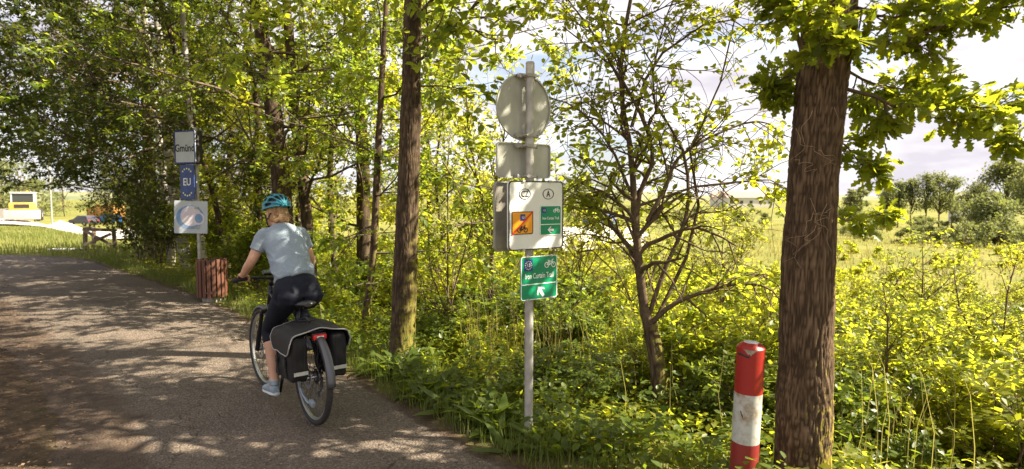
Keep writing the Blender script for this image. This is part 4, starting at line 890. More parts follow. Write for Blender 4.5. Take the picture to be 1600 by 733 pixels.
# ------------------------------------------------------------------ signs
def rrect(w_, h_, r, n=5):
    pts = []
    for cx, cy, a0 in ((w_ / 2 - r, h_ / 2 - r, 0), (-w_ / 2 + r, h_ / 2 - r, 90), (-w_ / 2 + r, -h_ / 2 + r, 180), (w_ / 2 - r, -h_ / 2 + r, 270)):
        for i in range(n + 1):
            a_ = R(a0 + 90 * i / n); pts.append((cx + r * math.cos(a_), cy + r * math.sin(a_)))
    return pts
def slab(mb, pts, y0, y1, c=(0, 0)):
    """outline in the sign plane (x right, z up), thickness from y0 (front, towards the viewer, smaller) to y1"""
    n_ = len(pts); V = [(c[0] + a_, y0, c[1] + b_) for a_, b_ in pts] + [(c[0] + a_, y1, c[1] + b_) for a_, b_ in pts]
    F = [tuple(range(n_)), tuple(range(2 * n_ - 1, n_ - 1, -1))] + [(i, i + n_, (i + 1) % n_ + n_, (i + 1) % n_) for i in range(n_)]
    mb.raw(V, F); return mb
def ringp(mb, outer, inner, y0, y1, c=(0, 0)):
    n_ = len(outer); V = []
    for yy in (y0, y1):
        V += [(c[0] + a_, yy, c[1] + b_) for a_, b_ in outer] + [(c[0] + a_, yy, c[1] + b_) for a_, b_ in inner]
    F = []
    for i in range(n_):
        j = (i + 1) % n_; F += [(i, j, n_ + j, n_ + i), (2 * n_ + i, 3 * n_ + i, 3 * n_ + j, 2 * n_ + j), (i, 2 * n_ + i, 2 * n_ + j, j), (n_ + i, n_ + j, 3 * n_ + j, 3 * n_ + i)]
    mb.raw(V, F); return mb
def circ(r, n_=40, sx=1.0): return [(sx * r * math.cos(2 * math.pi * i / n_), r * math.sin(2 * math.pi * i / n_)) for i in range(n_)]
def bar(mb, a_, b_, wd, y0, y1):
    a_ = np.array(a_, float); b_ = np.array(b_, float); t = unit(b_ - a_); n_ = np.array([-t[1], t[0]]) * wd / 2
    return slab(mb, [tuple(a_ - n_), tuple(b_ - n_), tuple(b_ + n_), tuple(a_ + n_)], y0, y1)
def text_mesh(s, size, sx=1.0, bold=0.0, extr=.0008, align='CENTER'):
    cu = bpy.data.curves.new('lettering', 'FONT'); cu.body = s; cu.size = size; cu.align_x = align; cu.align_y = 'CENTER'; cu.extrude = extr; cu.offset = bold; cu.resolution_u = 3
    ob = bpy.data.objects.new('lettering', cu); C.objects.link(ob); dg = bpy.context.evaluated_depsgraph_get(); me = bpy.data.meshes.new_from_object(ob.evaluated_get(dg)); bpy.data.objects.remove(ob); bpy.data.curves.remove(cu)
    n_ = len(me.vertices); co = np.empty(n_ * 3, np.float32); me.vertices.foreach_get('co', co); co = co.reshape(-1, 3); co = np.c_[co[:, 0] * sx, -co[:, 2], co[:, 1]]; me.vertices.foreach_set('co', np.ascontiguousarray(co, np.float32).ravel()); me.update(); me.name = 'lettering'
    return me
def text(s, size, m, parent, x, z, y, sx=1.0, bold=0.0):
    return link('lettering', text_mesh(s, size, sx, bold), m, parent, (x, y, z))
def bike_icon(mb, c, s, y0, y1, wd=.055):
    cx, cz = c; w_ = wd * s
    for dx in (-.30, .30):
        o_ = circ(.2 * s, 24); i_ = circ(.2 * s - w_, 24); ringp(mb, o_, i_, y0, y1, (cx + dx * s, cz - .08 * s))
    q = lambda a_, b_: (cx + a_ * s, cz + b_ * s)
    for a_, b_ in (((-.30, -.08), (-.12, .16)), ((-.12, .16), (.18, .16)), ((.18, .16), (-.02, -.08)), ((-.02, -.08), (-.14, .22)), ((-.30, -.08), (-.02, -.08)), ((.16, .26), (.30, -.08)), ((-.21, .23), (-.07, .23)), ((.16, .26), (.28, .29))):
        bar(mb, q(*a_), q(*b_), w_, y0, y1)
    return mb
def arrow(mb, c, s, ang, y0, y1):
    ca, sa = math.cos(ang), math.sin(ang); pts = [(-.5, 0), (-.05, .42), (.12, .42), (-.15, .13), (.5, .13), (.5, -.13), (-.15, -.13), (.12, -.42), (-.05, -.42)]
    pts = [(c[0] + s * (x_ * ca - z_ * sa), c[1] + s * (x_ * sa + z_ * ca)) for x_, z_ in pts]; return slab(mb, pts, y0, y1)
M['white_line'] = pm('white_line', (.78, .8, .76), None, rough=.4)
M['starwhite'] = pm('starwhite', (.75, .72, .35), None, rough=.4)

YAW = R(35)
base = np.array([.115, 4.12, tz1(.115, 4.12) - .05]); top_z = 2.575
post = empty('cycle_route_sign_post', base); tag(post, 'galvanised pole carrying the white CZ and A panel, green trail sign and round sign back', 'sign post')
mb = MB(); mb.tube([(0, 0, 0), (.002, 0, 1.2), (.006, 0, top_z - base[2])], .0295, 20); mb.tube([(.006, 0, top_z - base[2]), (.006, 0, top_z - base[2] + .012)], [.031, .026], 20)
mb.build('pole', M['steel'], post, auto=40)
def zz(py): return EYE + (305 - py) / 950 * 4.12 - base[2]
def sgn(name, loc, m, mbuild, rz=YAW): return mbuild.build(name, m, post, loc=loc, rot=(0, 0, rz), auto=30)
nx, ny = math.sin(YAW), -math.cos(YAW)          # sign normal, towards the viewer; local -Y
def along(d_, z_, side=0): return (nx * d_ + side * math.cos(YAW), ny * d_ + side * math.sin(YAW), z_)
# round sign and the plate under it, seen from behind, fixed on the far side of the pole
mb = MB(); ringp(mb, circ(.225, 64), circ(.216, 64), -.012, .004); slab(mb, circ(.2165, 64), -.002, .002)
rs = sgn('round_sign', along(-.055, zz(168.5), -.005), M['alu_back'], mb); rs['label'] = 'weathered grey back of a round traffic sign'
M['sign_red'] = pm('sign_red', (.5, .02, .02), None, rough=.35)
mb = MB(); slab(mb, circ(.214, 64), .0045, .0065); mb.build('sign_face', M['white'], rs, auto=30)
mb = MB(); ringp(mb, circ(.222, 64), circ(.165, 64), .0072, .0085); mb.build('sign_border', M['sign_red'], rs, auto=30)
mb = MB(); ringp(mb, rrect(.45, .235, .025), rrect(.434, .219, .02), -.012, .004); slab(mb, rrect(.436, .221, .02), -.002, .002)
ps = sgn('supplementary_plate', along(-.055, zz(251), -.005), M['alu_back'], mb); ps['label'] = 'grey back of a small rectangular plate with dirt marks'
mb = MB(); slab(mb, rrect(.43, .215, .02), .0045, .0065); mb.build('plate_face', M['white'], ps, auto=30)
for z_, w_ in ((zz(122), .15), (zz(213), .19), (zz(229), .19), (zz(276), .19)):
    mb = MB(); mb.box((0, -.028, 0), (w_, .022, .022), bev=.003)
    for sx in (-1, 1): mb.box((sx * (w_ / 2 - .012), -.040, 0), (.014, .012, .030), bev=.002)
    mb.box((0, -.088, 0), (.074, .012, .022), bev=.003)
    for sx in (-1, 1): mb.box((sx * .034, -.06, 0), (.008, .062, .022), bev=.002); mb.tube([(sx * .045, -.1, 0), (sx * .045, -.03, 0)], .005, 8)
    mb.build('clamp', M['steel'], post, loc=along(-.055, z_, 0), rot=(0, 0, YAW), auto=30)
# rear panel of the double sign
mb = MB(); ringp(mb, rrect(.47, .47, .03), rrect(.45, .45, .022), -.02, .003); slab(mb, rrect(.452, .452, .022), -.004, .001)
M['alu_side'] = pm('alu_side', (.25, .23, .19), (.36, .34, .28), 9, .55, .3)
rp_ = sgn('rear_panel', along(-.075, zz(338), -.005), M['alu_side'], mb); rp_['label'] = 'grey rear panel behind the white sign'
for z_ in (zz(293), zz(384)):
    mb = MB(); mb.box((0, 0, 0), (.07, .13, .024), bev=.003)
    mb.build('bracket', M['steel'], post, loc=along(.0, z_), rot=(0, 0, YAW))
# white panel
zc = zz(336)
mb = MB(); slab(mb, rrect(.455, .455, .03), -.004, .014)
wp = sgn('white_panel', along(.075, zc, .005), M['white'], mb); wp['label'] = 'white panel with CZ, A and two small pictograms'
mb = MB(); ringp(mb, rrect(.458, .458, .03), rrect(.442, .442, .024), -.0065, -.0015); mb.build('black_border', M['ink'], wp, auto=30)
for x_, s_ in ((-.098, 'CZ'), (.098, 'A')):
    mb = MB(); ringp(mb, circ(.036, 40, 1.32), circ(.032, 40, 1.32), -.0062, -.0035, (x_, .142)); mb.build('oval_ring', M['ink'], wp, auto=30)
    text(s_, .058, M['ink'], wp, x_, .141, -.0055, .8, .0006)
for x_ in (-.11, .11):
    for z_ in (.226, -.226):
        mb = MB(); mb.box((x_, -.004, z_), (.022, .02, .016), bev=.003); mb.build('clip', M['steel'], wp)
# orange cancelled-route sign
mb = MB(); slab(mb, rrect(.172, .15, .012), -.0066, -.0035, (-.118, -.048)); pic = mb.build('cancelled_route_pictogram', M['orange'], wp, auto=30)
mb = MB(); ringp(mb, rrect(.172, .15, .012), rrect(.162, .14, .01), -.008, -.0055, (-.118, -.048)); bike_icon(mb, (-.118, -.088), .085, -.0082, -.006, .07); mb.build('print', M['ink'], pic, auto=30)
mb = MB(); slab(mb, rrect(.04, .042, .002), -.0082, -.006, (-.116, -.012)); mb.build('route_number_field', M['blue'], pic)
text('13', .024, M['starwhite'], pic, -.116, -.012, -.009)
mb = MB(); bar(mb, (-.203, -.123), (-.033, .026), .009, -.0105, -.0085); mb.build('cancel_stripe', M['redpaint'], pic)
# small green sign
mb = MB(); slab(mb, rrect(.182, .2, .014), -.0066, -.0035, (.118, -.036)); sg = mb.build('small_route_pictogram', M['green'], wp, auto=30)
mb = MB(); ringp(mb, rrect(.182, .2, .014), rrect(.174, .192, .011), -.0078, -.0055, (.118, -.036)); bar(mb, (.032, -.063), (.204, -.063), .005, -.0078, -.006); arrow(mb, (.118, -.1), .052, 0, -.0078, -.006); bike_icon(mb, (.168, .032), .055, -.0078, -.006, .06); mb.build('print', M['white_line'], sg, auto=30)
text('Iron Curtain Trail', .027, M['white_line'], sg, .118, -.022, -.0075, .74)
mb = MB(); slab(mb, rrect(.034, .036, .002), -.0078, -.006, (.062, .032)); mb.build('route_number_field', M['blue'], sg); text('13', .02, M['starwhite'], sg, .062, .032, -.009)
# large green sign
zg = zz(433.5)
mb = MB(); slab(mb, rrect(.305, .292, .018), -.003, .010); gs_ = sgn('green_route_sign', along(.055, zg, .045), M['green'], mb); gs_['label'] = 'green trail sign with route number, bicycle and up-left arrow'
mb = MB(); ringp(mb, rrect(.308, .295, .018), rrect(.298, .285, .014), -.0052, -.002); bar(mb, (-.146, -.042), (.146, -.042), .006, -.0048, -.0025); arrow(mb, (.012, -.095), .085, R(-55), -.0048, -.0025); bike_icon(mb, (.093, .09), .098, -.0048, -.0025, .05); mb.build('print', M['white_line'], gs_, auto=30)
text('Iron Curtain Trail', .053, M['white_line'], gs_, 0, .012, -.0045, .64)
mb = MB(); slab(mb, rrect(.07, .076, .003), -.0048, -.0025, (-.092, .088)); nf = mb.build('route_number_field', M['blue'], gs_)
mb = MB()
for i in range(12):
    a_ = i * math.pi / 6; slab(mb, circ(.0042, 6), -.0062, -.0045, (-.092 + .026 * math.cos(a_), .088 + .027 * math.sin(a_)))
mb.build('stars', M['starwhite'], nf); text('13', .034, M['white_line'], gs_, -.092, .088, -.0062, .9, .0008)
for x_ in (-.1, .1):
    for z_ in (.145, -.145):
        mb = MB(); mb.box((x_, -.002, z_), (.024, .018, .016), bev=.003); mb.build('clip', M['steel'], gs_)
mb = MB(); mb.box((0, 0, 0), (.062, .075, .02), bev=.003); mb.build('bracket', M['steel'], post, loc=along(.015, zz(404)), rot=(0, 0, YAW)); mb = MB(); mb.box((0, 0, 0), (.062, .075, .02), bev=.003); mb.build('bracket', M['steel'], post, loc=along(.015, zz(455)), rot=(0, 0, YAW))

# ------------------------------------------------------------------ town sign post
b2 = np.array([-5.16, 10.0, 0.0]); D2 = 10.0
town = empty('town_sign_post', b2); tag(town, 'grey post with Gmünd town sign, blue EU plate and white picture board', 'sign post')
def z2(py): return EYE + (305 - py) / 950 * D2
mb = MB(); mb.tube([(0, 0, 0), (0, 0, 2.8)], .03, 14); pole2 = mb.build('pole', M['steel'], town, auto=40)
yw = R(-20); nx2, ny2 = math.sin(yw), -math.cos(yw)
mb = MB(); slab(mb, rrect(.44, .53, .02), -.004, .012); M['board'] = pm('board', (.42, .46, .52), (.48, .52, .58), 5, .4); gm = mb.build('town_name_panel', M['board'], town, loc=(-.13 + nx2 * .06, ny2 * .06, z2(231)), rot=(0, 0, yw), auto=30)  # bluish shade on the white panels is put into the board colour
mb = MB(); ringp(mb, rrect(.44, .53, .02), rrect(.40, .49, .015), -.0075, -.003); mb.build('blue_border', M['blue'], gm, auto=30)
text('Gmünd', .17, M['ink'], gm, 0, -.02, -.006, .82, .003)
M['dark_metal'] = pm('dark_metal', (.02, .018, .016), (.035, .03, .026), 10, .6, .2)
mb = MB(); mb.box((0, .075, 0), (.45, .13, .54), bev=.01); mb.build('sign_housing', M['dark_metal'], gm, auto=30)
M['eu'] = pm('eu', (.012, .04, .2), (.03, .07, .26), 12, .4)
mb = MB(); slab(mb, rrect(.30, .56, .01), -.004, .008); eu = mb.build('eu_plate', M['eu'], town, loc=(-.12 + nx2 * .05, ny2 * .05, z2(285)), rot=(0, 0, yw), auto=30)
text('EU', .17, M['white_line'], eu, 0, -.0, -.006, .85, .002)
mb = MB()
for i in range(5): slab(mb, circ(.016, 5), -.0062, -.0045, (.1 * math.cos(R(30 + 30 * i)), .13 + .09 * math.sin(R(30 + 30 * i))))
for i in range(5): slab(mb, circ(.016, 5), -.0062, -.0045, (.1 * math.cos(R(210 + 30 * i)), -.13 + .09 * math.sin(R(210 + 30 * i))))
mb.build('stars', M['starwhite'], eu)
mb = MB(); slab(mb, rrect(.50, .53, .012), -.004, .01); pb = mb.build('picture_board', M['board'], town, loc=(-.09, -.06, z2(339)), rot=(0, R(2), R(12)), auto=30)
M['pic_blue'] = pm('pic_blue', (.04, .16, .42), (.30, .42, .62), 4, .3, ramp=(.3, .7)); M['pic_pale'] = pm('pic_pale', (.52, .45, .56), (.72, .68, .72), 5, .3, ramp=(.3, .7))
mb = MB(); slab(mb, circ(.195, 40, 1.08), -.0052, -.003, (-.01, -.005)); mb.build('picture_disc', M['pic_blue'], pb, auto=30)
mb = MB(); slab(mb, circ(.165, 40, .95), -.0064, -.0045, (-.0, .015)); ringp(mb, circ(.105, 36, .8), circ(.075, 36, .8), -.009, -.007, (.12, -.02)); mb.build('picture_highlight', M['pic_pale'], pb, auto=30)
mb = MB(); slab(mb, circ(.082, 36, .85), -.008, -.0062, (.12, -.02)); mb.build('picture_lens', M['pic_blue'], pb, auto=30)
mb = MB()
for z_ in (z2(217), z2(247), z2(285), z2(325), z2(355)): mb.box((-.06, -.03, z_), (.2, .03, .025), yw)
mb.build('bracket', M['steel'], town)

# ------------------------------------------------------------------ slatted litter bin
M['binwood'] = pm('binwood', (.085, .030, .016), (.135, .052, .028), 6, .6, bump=.3, stretch=(1, 1, .15), bscale=80)
bin_ = empty('litter_bin', (-4.83, 9.72, 0)); tag(bin_, 'round litter bin of upright red-brown wooden slats below the town sign', 'litter bin')
mb = MB(); mb.box((0, 0, .31), (.052, .024, .60), bev=.004); sl = mb.mesh('slat'); sl.materials.append(M['binwood']); nsl = 19
for i in range(nsl):
    a_ = i * 2 * math.pi / nsl; o = bpy.data.objects.new('slat', sl); C.objects.link(o); o.parent = bin_; o.location = (.215 * math.cos(a_), .215 * math.sin(a_), .06 + .006 * ((i * 7) % 3)); o.rotation_euler = (0, 0, a_ + math.pi / 2)
mb = MB(); mb.lathe([(.0, .075), (.19, .075), (.192, .62), (.184, .62), (.183, .09), (0, .09)], seg=28); mb.build('liner', M['dark_metal'], bin_, auto=40)
mb = MB(); [mb.lathe([(.196, z_), (.201, z_), (.201, z_ + .03), (.196, z_ + .03), (.196, z_)], seg=32) for z_ in (.14, .56)]; mb.build('hoop', M['steel'], bin_, auto=40)
M['concrete'] = pm('concrete', (.25, .23, .2), (.36, .34, .3), 12, .9, bump=.3)
mb = MB(); mb.lathe([(0, -.05), (.15, -.05), (.15, .08), (0, .08)], seg=24); mb.build('base', M['concrete'], bin_, auto=40)

# ------------------------------------------------------------------ bollard
def worn(name, c, under, s=9, lo=.60, hi=.66):
    m, t, b, o = newmat(name); N = t.nodes; Lk = t.links.new; co = N.new('ShaderNodeTexCoord'); z = N.new('ShaderNodeTexNoise'); z.inputs['Scale'].default_value = s; z.inputs['Detail'].default_value = 9; z.inputs['Roughness'].default_value = .68; Lk(co.outputs['Object'], z.inputs['Vector'])
    r = N.new('ShaderNodeValToRGB'); r.color_ramp.elements[0].position = lo; r.color_ramp.elements[1].position = hi; r.color_ramp.elements[0].color = (*c, 1); r.color_ramp.elements[1].color = (*under, 1); Lk(z.outputs['Fac'], r.inputs[0]); Lk(r.outputs[0], b.inputs['Base Color']); b.inputs['Roughness'].default_value = .42
    bp = N.new('ShaderNodeBump'); bp.inputs['Strength'].default_value = .25; bp.inputs['Distance'].default_value = .004; Lk(z.outputs['Fac'], bp.inputs['Height']); Lk(bp.outputs[0], b.inputs['Normal']); return m
M['bol_red'] = worn('bol_red', (.27, .010, .008), (.22, .03, .02), 6, .6, .75); M['bol_white'] = worn('bol_white', (.43, .43, .40), (.24, .17, .10), 9, .50, .66); M['bol_red2'] = worn('bol_red2', (.22, .02, .02), (.16, .04, .03), 8, .5, .7)
pb0 = P(1164, 700, 3.3); zb = tz1(pb0[0], 3.3); bol = empty('bollard', (pb0[0] - .012, 3.3, zb)); bol.rotation_euler = (R(1), R(1.6), 0); tag(bol, 'red and white banded round bollard in front of the oak', 'bollard')
def zb_(py): return EYE + (305 - py) / 950 * 3.3 - zb
rB = .0745
t0_, t1_, t2_ = zb_(540), zb_(616), zb_(696)
mb = MB(); mb.lathe([(rB, t1_ + .0), (rB, t0_ - .014), (rB - .003, t0_ - .010), (rB - .03, t0_ + .012), (rB - .034, t0_ + .0145)], seg=40); mb.build('red_band', M['bol_red'], bol, auto=18)
mb = MB(); mb.lathe([(rB - .0002, t2_), (rB - .0002, t1_)], seg=40); mb.build('white_band', M['bol_white'], bol, auto=50)
mb = MB(); mb.lathe([(rB, -.1), (rB, t2_)], seg=40); o = mb.build('red_band', M['bol_red2'], bol, auto=50); o['label'] = 'faded lower red band'
M['cap'] = pm('cap', (.36, .37, .36), (.5, .5, .5), 20, .6)
mb = MB(); mb.lathe([(rB - .0335, t0_ + .0142), (rB - .05, t0_ + .0158), (0, t0_ + .016)], seg=40); mb.build('cap', M['cap'], bol, auto=50)
mb = MB(); a_ = [R(-172 + 58 * i / 10) for i in range(11)]
mb.tube([((rB + .001) * math.cos(q), (rB + .001) * math.sin(q), t0_ - .048 + .004 * math.sin(i * .5)) for i, q in enumerate(a_)], np.r_[.001, np.full(9, .0055), .001], 6); mb.build('slot', M['ink'], bol)
mb = MB(); mb.tube([((rB + .0003) * math.cos(R(-140 + 14 * i / 5)), (rB + .0003) * math.sin(R(-140 + 14 * i / 5)), zb_(642) - .045 * i / 5 + (.004 if i % 2 else 0)) for i in range(6)], [.001, .003, .0025, .0035, .002, .001], 5); mb.build('scratch', M['ink'], bol)
mb = MB(); q = [R(-112 + a__) for a__ in (-30, -22, -15, -9, -4, 2, 8, 15, 22, 30)]; V = [];
for i, aq in enumerate(q): V += [((rB + .0012 - .0) * math.cos(aq), (rB + .0012) * math.sin(aq), t0_ - .0145), ((rB + .0012) * math.cos(aq), (rB + .0012) * math.sin(aq), t0_ - .0145 - [.002, .007, .016, .026, .021, .031, .018, .011, .006, .001][i])]
mb.raw(V, [(2 * i, 2 * i + 2, 2 * i + 3, 2 * i + 1) for i in range(9)]); M['chip'] = pm('chip', (.2, .17, .12), (.32, .28, .2), 40, .9); mb.build('chipped_paint', M['chip'], bol)

# ------------------------------------------------------------------ wooden trestle, site things
M['oldwood'] = pm('oldwood', (.10, .065, .042), (.19, .14, .1), 7, .85, bump=.3, stretch=(1, .2, .2))
tr = empty('wooden_trestle', (-13.45, 19.7, tz1(-13.45, 19.7))); tr.rotation_euler = (0, 0, R(8)); tag(tr, 'old wooden trestle with crossed planks beside the far grass', 'trestle')
def plank(a_, b_, wd, th):
    a_, b_ = np.array(a_, float), np.array(b_, float); t = Vector(b_ - a_); m_ = t.to_track_quat('Z', 'Y').to_matrix().to_4x4(); mb = MB(); mb.box((0, 0, 0), (th, wd, t.length), bev=.006); o = mb.build('plank', M['oldwood'], tr); o.matrix_basis = Matrix.Translation((a_ + b_) / 2) @ m_
plank((-.40, 0, 0), (-.36, 0, .72), .10, .10); plank((.48, .05, 0), (.46, .05, .66), .10, .10); plank((-.42, -.06, .66), (.52, -.04, .62), .10, .05); plank((-.36, -.07, .62), (.46, -.05, .12), .09, .05); plank((-.38, -.1, .14), (.44, -.1, .50), .09, .05)
plank((-.40, .55, 0), (-.36, .5, .70), .10, .10); plank((-.38, -.02, .68), (-.36, .55, .68), .09, .05)
mb = MB(); M['puddle'] = pm('puddle', (.55, .55, .58), (.7, .7, .72), 8, .5)
for i, (x_, y_, s_) in enumerate(((-.9, -.55, .5), (-.35, -.5, .35))):
    mb.box((x_, y_, .05), (s_, .3, .04), R(20 * i), bev=.012)
    tag(mb.build('concrete_slab', M['puddle'], None, loc=(-13.45, 19.7, tz1(-13.45, 19.7))), ['pale slab lying in the grass left of the trestle', 'smaller pale slab lying right at the trestle foot'][i], 'slab'); mb = MB()

M['machine_yellow'] = pm('machine_yellow', (.52, .30, .05), (.6, .37, .07), 3, .5); M['machine_white'] = pm('machine_white', (.6, .6, .58), None, rough=.4); M['machine_grey'] = pm('machine_grey', (.32, .27, .24), (.42, .37, .33), 4, .7); M['glass_dark'] = pm('glass_dark', (.03, .035, .04), None, rough=.08, spec=.7); M['tyre'] = pm('tyre', (.016, .016, .017), (.026, .025, .024), 30, .8, bump=.2)
def place(px, d): p = P(px, 320, d); return np.array([p[0], d, tz1(p[0], d)])
lp = place(36, 56); lo_ = empty('wheel_loader', lp + np.array([0, 0, .14]), R(32)); tag(lo_, 'yellow compact construction machine with white cab on the site road', 'loader')
def part(parent, name, m, *boxes, auto=30):
    mb = MB()
    for b_ in boxes: mb.box(*b_[:2], **(b_[2] if len(b_) > 2 else {}))
    return mb.build(name, M[m], parent, auto=auto)
part(lo_, 'rear_bumper', 'machine_grey', ((0, -.75, .62), (2.6, .55, .85), dict(bev=.06)))
part(lo_, 'engine_hood', 'machine_yellow', ((0, -.35, 1.35), (1.9, 1.1, .75), dict(bev=.14)))
part(lo_, 'chassis', 'machine_yellow', ((0, .8, .85), (1.7, 2.2, .6), dict(bev=.06)))
cb = part(lo_, 'cab', 'machine_white', *[((sx * .82, yy, 1.95), (.09, .09, 1.3), dict(bev=.02)) for sx in (-1, 1) for yy in (-.1, 1.2)], ((0, .55, 2.62), (1.85, 1.6, .12), dict(bev=.05)))
part(cb, 'window', 'glass_dark', ((0, -.09, 2.05), (1.5, .03, .95))); part(cb, 'window', 'glass_dark', ((.81, .55, 1.95), (.03, 1.15, 1.1))); part(cb, 'window', 'glass_dark', ((-.81, .55, 1.95), (.03, 1.15, 1.1)))
part(lo_, 'grille', 'dark_metal', ((0, -.905, 1.4), (1.1, .03, .35))); part(lo_, 'beacon', 'orange', ((.3, .3, 2.74), (.14, .14, .16), dict(bev=.04)))
for sx in (-1, 1):
    for yy in (-.35, 1.5):
        mb = MB(); mb.lathe([(.3, -.16), (.5, -.18), (.55, -.1), (.55, .1), (.5, .18), (.3, .16)], (sx * 1.1, yy, .55), 24, 'X'); wh = mb.build('wheel', M['tyre'], lo_, auto=40); mb = MB(); mb.lathe([(0, -.12), (.3, -.14), (.3, .14), (0, .12)], (sx * 1.1, yy, .55), 20, 'X'); mb.build('rim', M['machine_grey'], wh, auto=40)
part(lo_, 'bucket', 'machine_grey', ((0, 3.0, .5), (2.3, .9, .8), dict(bev=.1))); part(lo_, 'lift_arm', 'machine_yellow', ((.5, 2.2, .95), (.16, 1.8, .25), dict(bev=.03)), ((-.5, 2.2, .95), (.16, 1.8, .25), dict(bev=.03)))

def car(name, px, d, rz, paint, label, h=1.5, L_=4.3, lift=.14):
    p = place(px, d); root = empty(name, p + np.array([0, 0, lift]), rz); tag(root, label, 'car'); W_ = 1.75
    prof = [(-L_ / 2, .32), (-L_ / 2, .75), (-L_ / 2 + .15, .95), (-L_ / 2 + .55, h - .12), (-L_ / 2 + .9, h), (.35, h), (1.1, .98), (L_ / 2 - .15, .86), (L_ / 2, .65), (L_ / 2, .3)]
    mb = MB(); n_ = len(prof); V = []
    for sx, ins in ((-1, 0), (1, 0)):
        for (y_, z_) in prof: V.append((sx * (W_ / 2 - (.16 if z_ > 1.0 else 0)), y_, z_))
    mb.raw(V, [tuple(range(n_)), tuple(range(n_, 2 * n_))] + [(i, (i + 1) % n_, n_ + (i + 1) % n_, n_ + i) for i in range(n_)]); body = mb.build('body', paint, root, auto=25)
    def pane(pts): mb = MB(); mb.raw(pts, [tuple(range(len(pts)))]); mb.build('window', M['glass_dark'], body)
    for sx in (-1, 1): pane([(sx * (W_ / 2 - .05), -L_ / 2 + .5, 1.0), (sx * (W_ / 2 - .05), .95, 1.0), (sx * (W_ / 2 - .14), .35, h - .1), (sx * (W_ / 2 - .14), -L_ / 2 + .8, h - .1)])
    pane([(-.7, -L_ / 2 + .19, 1.02), (.7, -L_ / 2 + .19, 1.02), (.6, -L_ / 2 + .53, h - .16), (-.6, -L_ / 2 + .53, h - .16)]); pane([(-.7, 1.08, 1.02), (.7, 1.08, 1.02), (.6, .42, h - .05), (-.6, .42, h - .05)])
    for sx in (-1, 1):
        mb = MB(); mb.box((sx * .68, -L_ / 2 - .005, .82), (.25, .05, .16), bev=.02); mb.build('tail_light', M['redpaint'], body)
        mb = MB(); mb.box((sx * .66, L_ / 2 - .02, .7), (.3, .08, .14), bev=.02); mb.build('headlight', M['white_line'], body)
        for yy in (-1.3, 1.3):
            mb = MB(); mb.lathe([(.2, -.1), (.3, -.11), (.32, 0), (.3, .11), (.2, .1)], (sx * .8, yy, .32), 20, 'X'); wh = mb.build('wheel', M['tyre'], root, auto=40); mb = MB(); mb.lathe([(0, -.115), (.2, -.1), (.2, .1), (0, .115)], (sx * .8, yy, .32), 16, 'X'); mb.build('rim', M['steel'], wh, auto=40)
    return root
M['paint_dark'] = pm('paint_dark', (.05, .04, .055), None, rough=.25, spec=.7); M['paint_blue'] = pm('paint_blue', (.03, .12, .35), None, rough=.3); M['paint_blue2'] = pm('paint_blue2', (.10, .16, .33), None, rough=.3)
car('parked_car', 130, 92, R(70), M['paint_dark'], 'dark parked car beside the pale gravel heap')
car('parked_car', 168, 100, R(80), M['paint_blue'], 'small blue car behind the leaves near the orange truck')
car('parked_car', 937, 82, R(65), M['paint_blue2'], 'blue car parked beyond the gravel yard, seen through the shrub', lift=.1)
# orange truck
tk = empty('truck', place(163, 108) + np.array([0, 0, .1]), R(75)); tag(tk, 'orange truck standing behind the blue car', 'truck')
M['truck_orange'] = pm('truck_orange', (.42, .20, .04), None, rough=.6)
part(tk, 'cargo_box', 'truck_orange', ((0, -1.2, 2.0), (2.3, 4.2, 2.2), dict(bev=.05))); part(tk, 'cab', 'truck_orange', ((0, 2.0, 1.5), (2.2, 1.7, 2.0), dict(bev=.15))); part(tk, 'windscreen', 'glass_dark', ((0, 2.86, 1.95), (1.9, .03, .7))); part(tk, 'chassis', 'dark_metal', ((0, .2, .7), (1.8, 6.0, .3)))
for sx in (-1, 1):
    for yy in (-2, 2): mb = MB(); mb.lathe([(0, -.13), (.4, -.14), (.45, 0), (.4, .14), (0, .13)], (sx * .95, yy, .45), 20, 'X'); mb.build('wheel', M['tyre'], tk, auto=40)
# pale gravel heap
def heap(name, px, d, rx, h, m, label, seed):
    p = place(px, d); u = np.linspace(0, 1, 14); a_ = np.linspace(0, 2 * np.pi, 36, endpoint=False); U, A = np.meshgrid(u, a_, indexing='ij'); X = rx * U * np.cos(A); Y = rx * .7 * U * np.sin(A); Z = h * (1 - U) ** .85 * (1 + .15 * (vnoise(np.stack([X, Y, 0 * X], -1) * 1.2, seed) - .5)) - .1 + (vnoise(np.stack([X, Y, 0 * X], -1) * 3, seed) - .5) * .15
    idx = np.arange(14 * 36).reshape(14, 36); F = np.stack([idx[:-1], idx[1:], np.roll(idx[1:], -1, 1), np.roll(idx[:-1], -1, 1)], -1).reshape(-1, 4); o = link(name, np_mesh(name, np.stack([X, Y, Z], -1).reshape(-1, 3), F, smooth=True), m); o.location = p; return tag(o, label, 'heap')
heap('gravel_heap', 93, 76, 3.0, 1.35, M['gravel'], 'pale heap of gravel on the building site', 3)
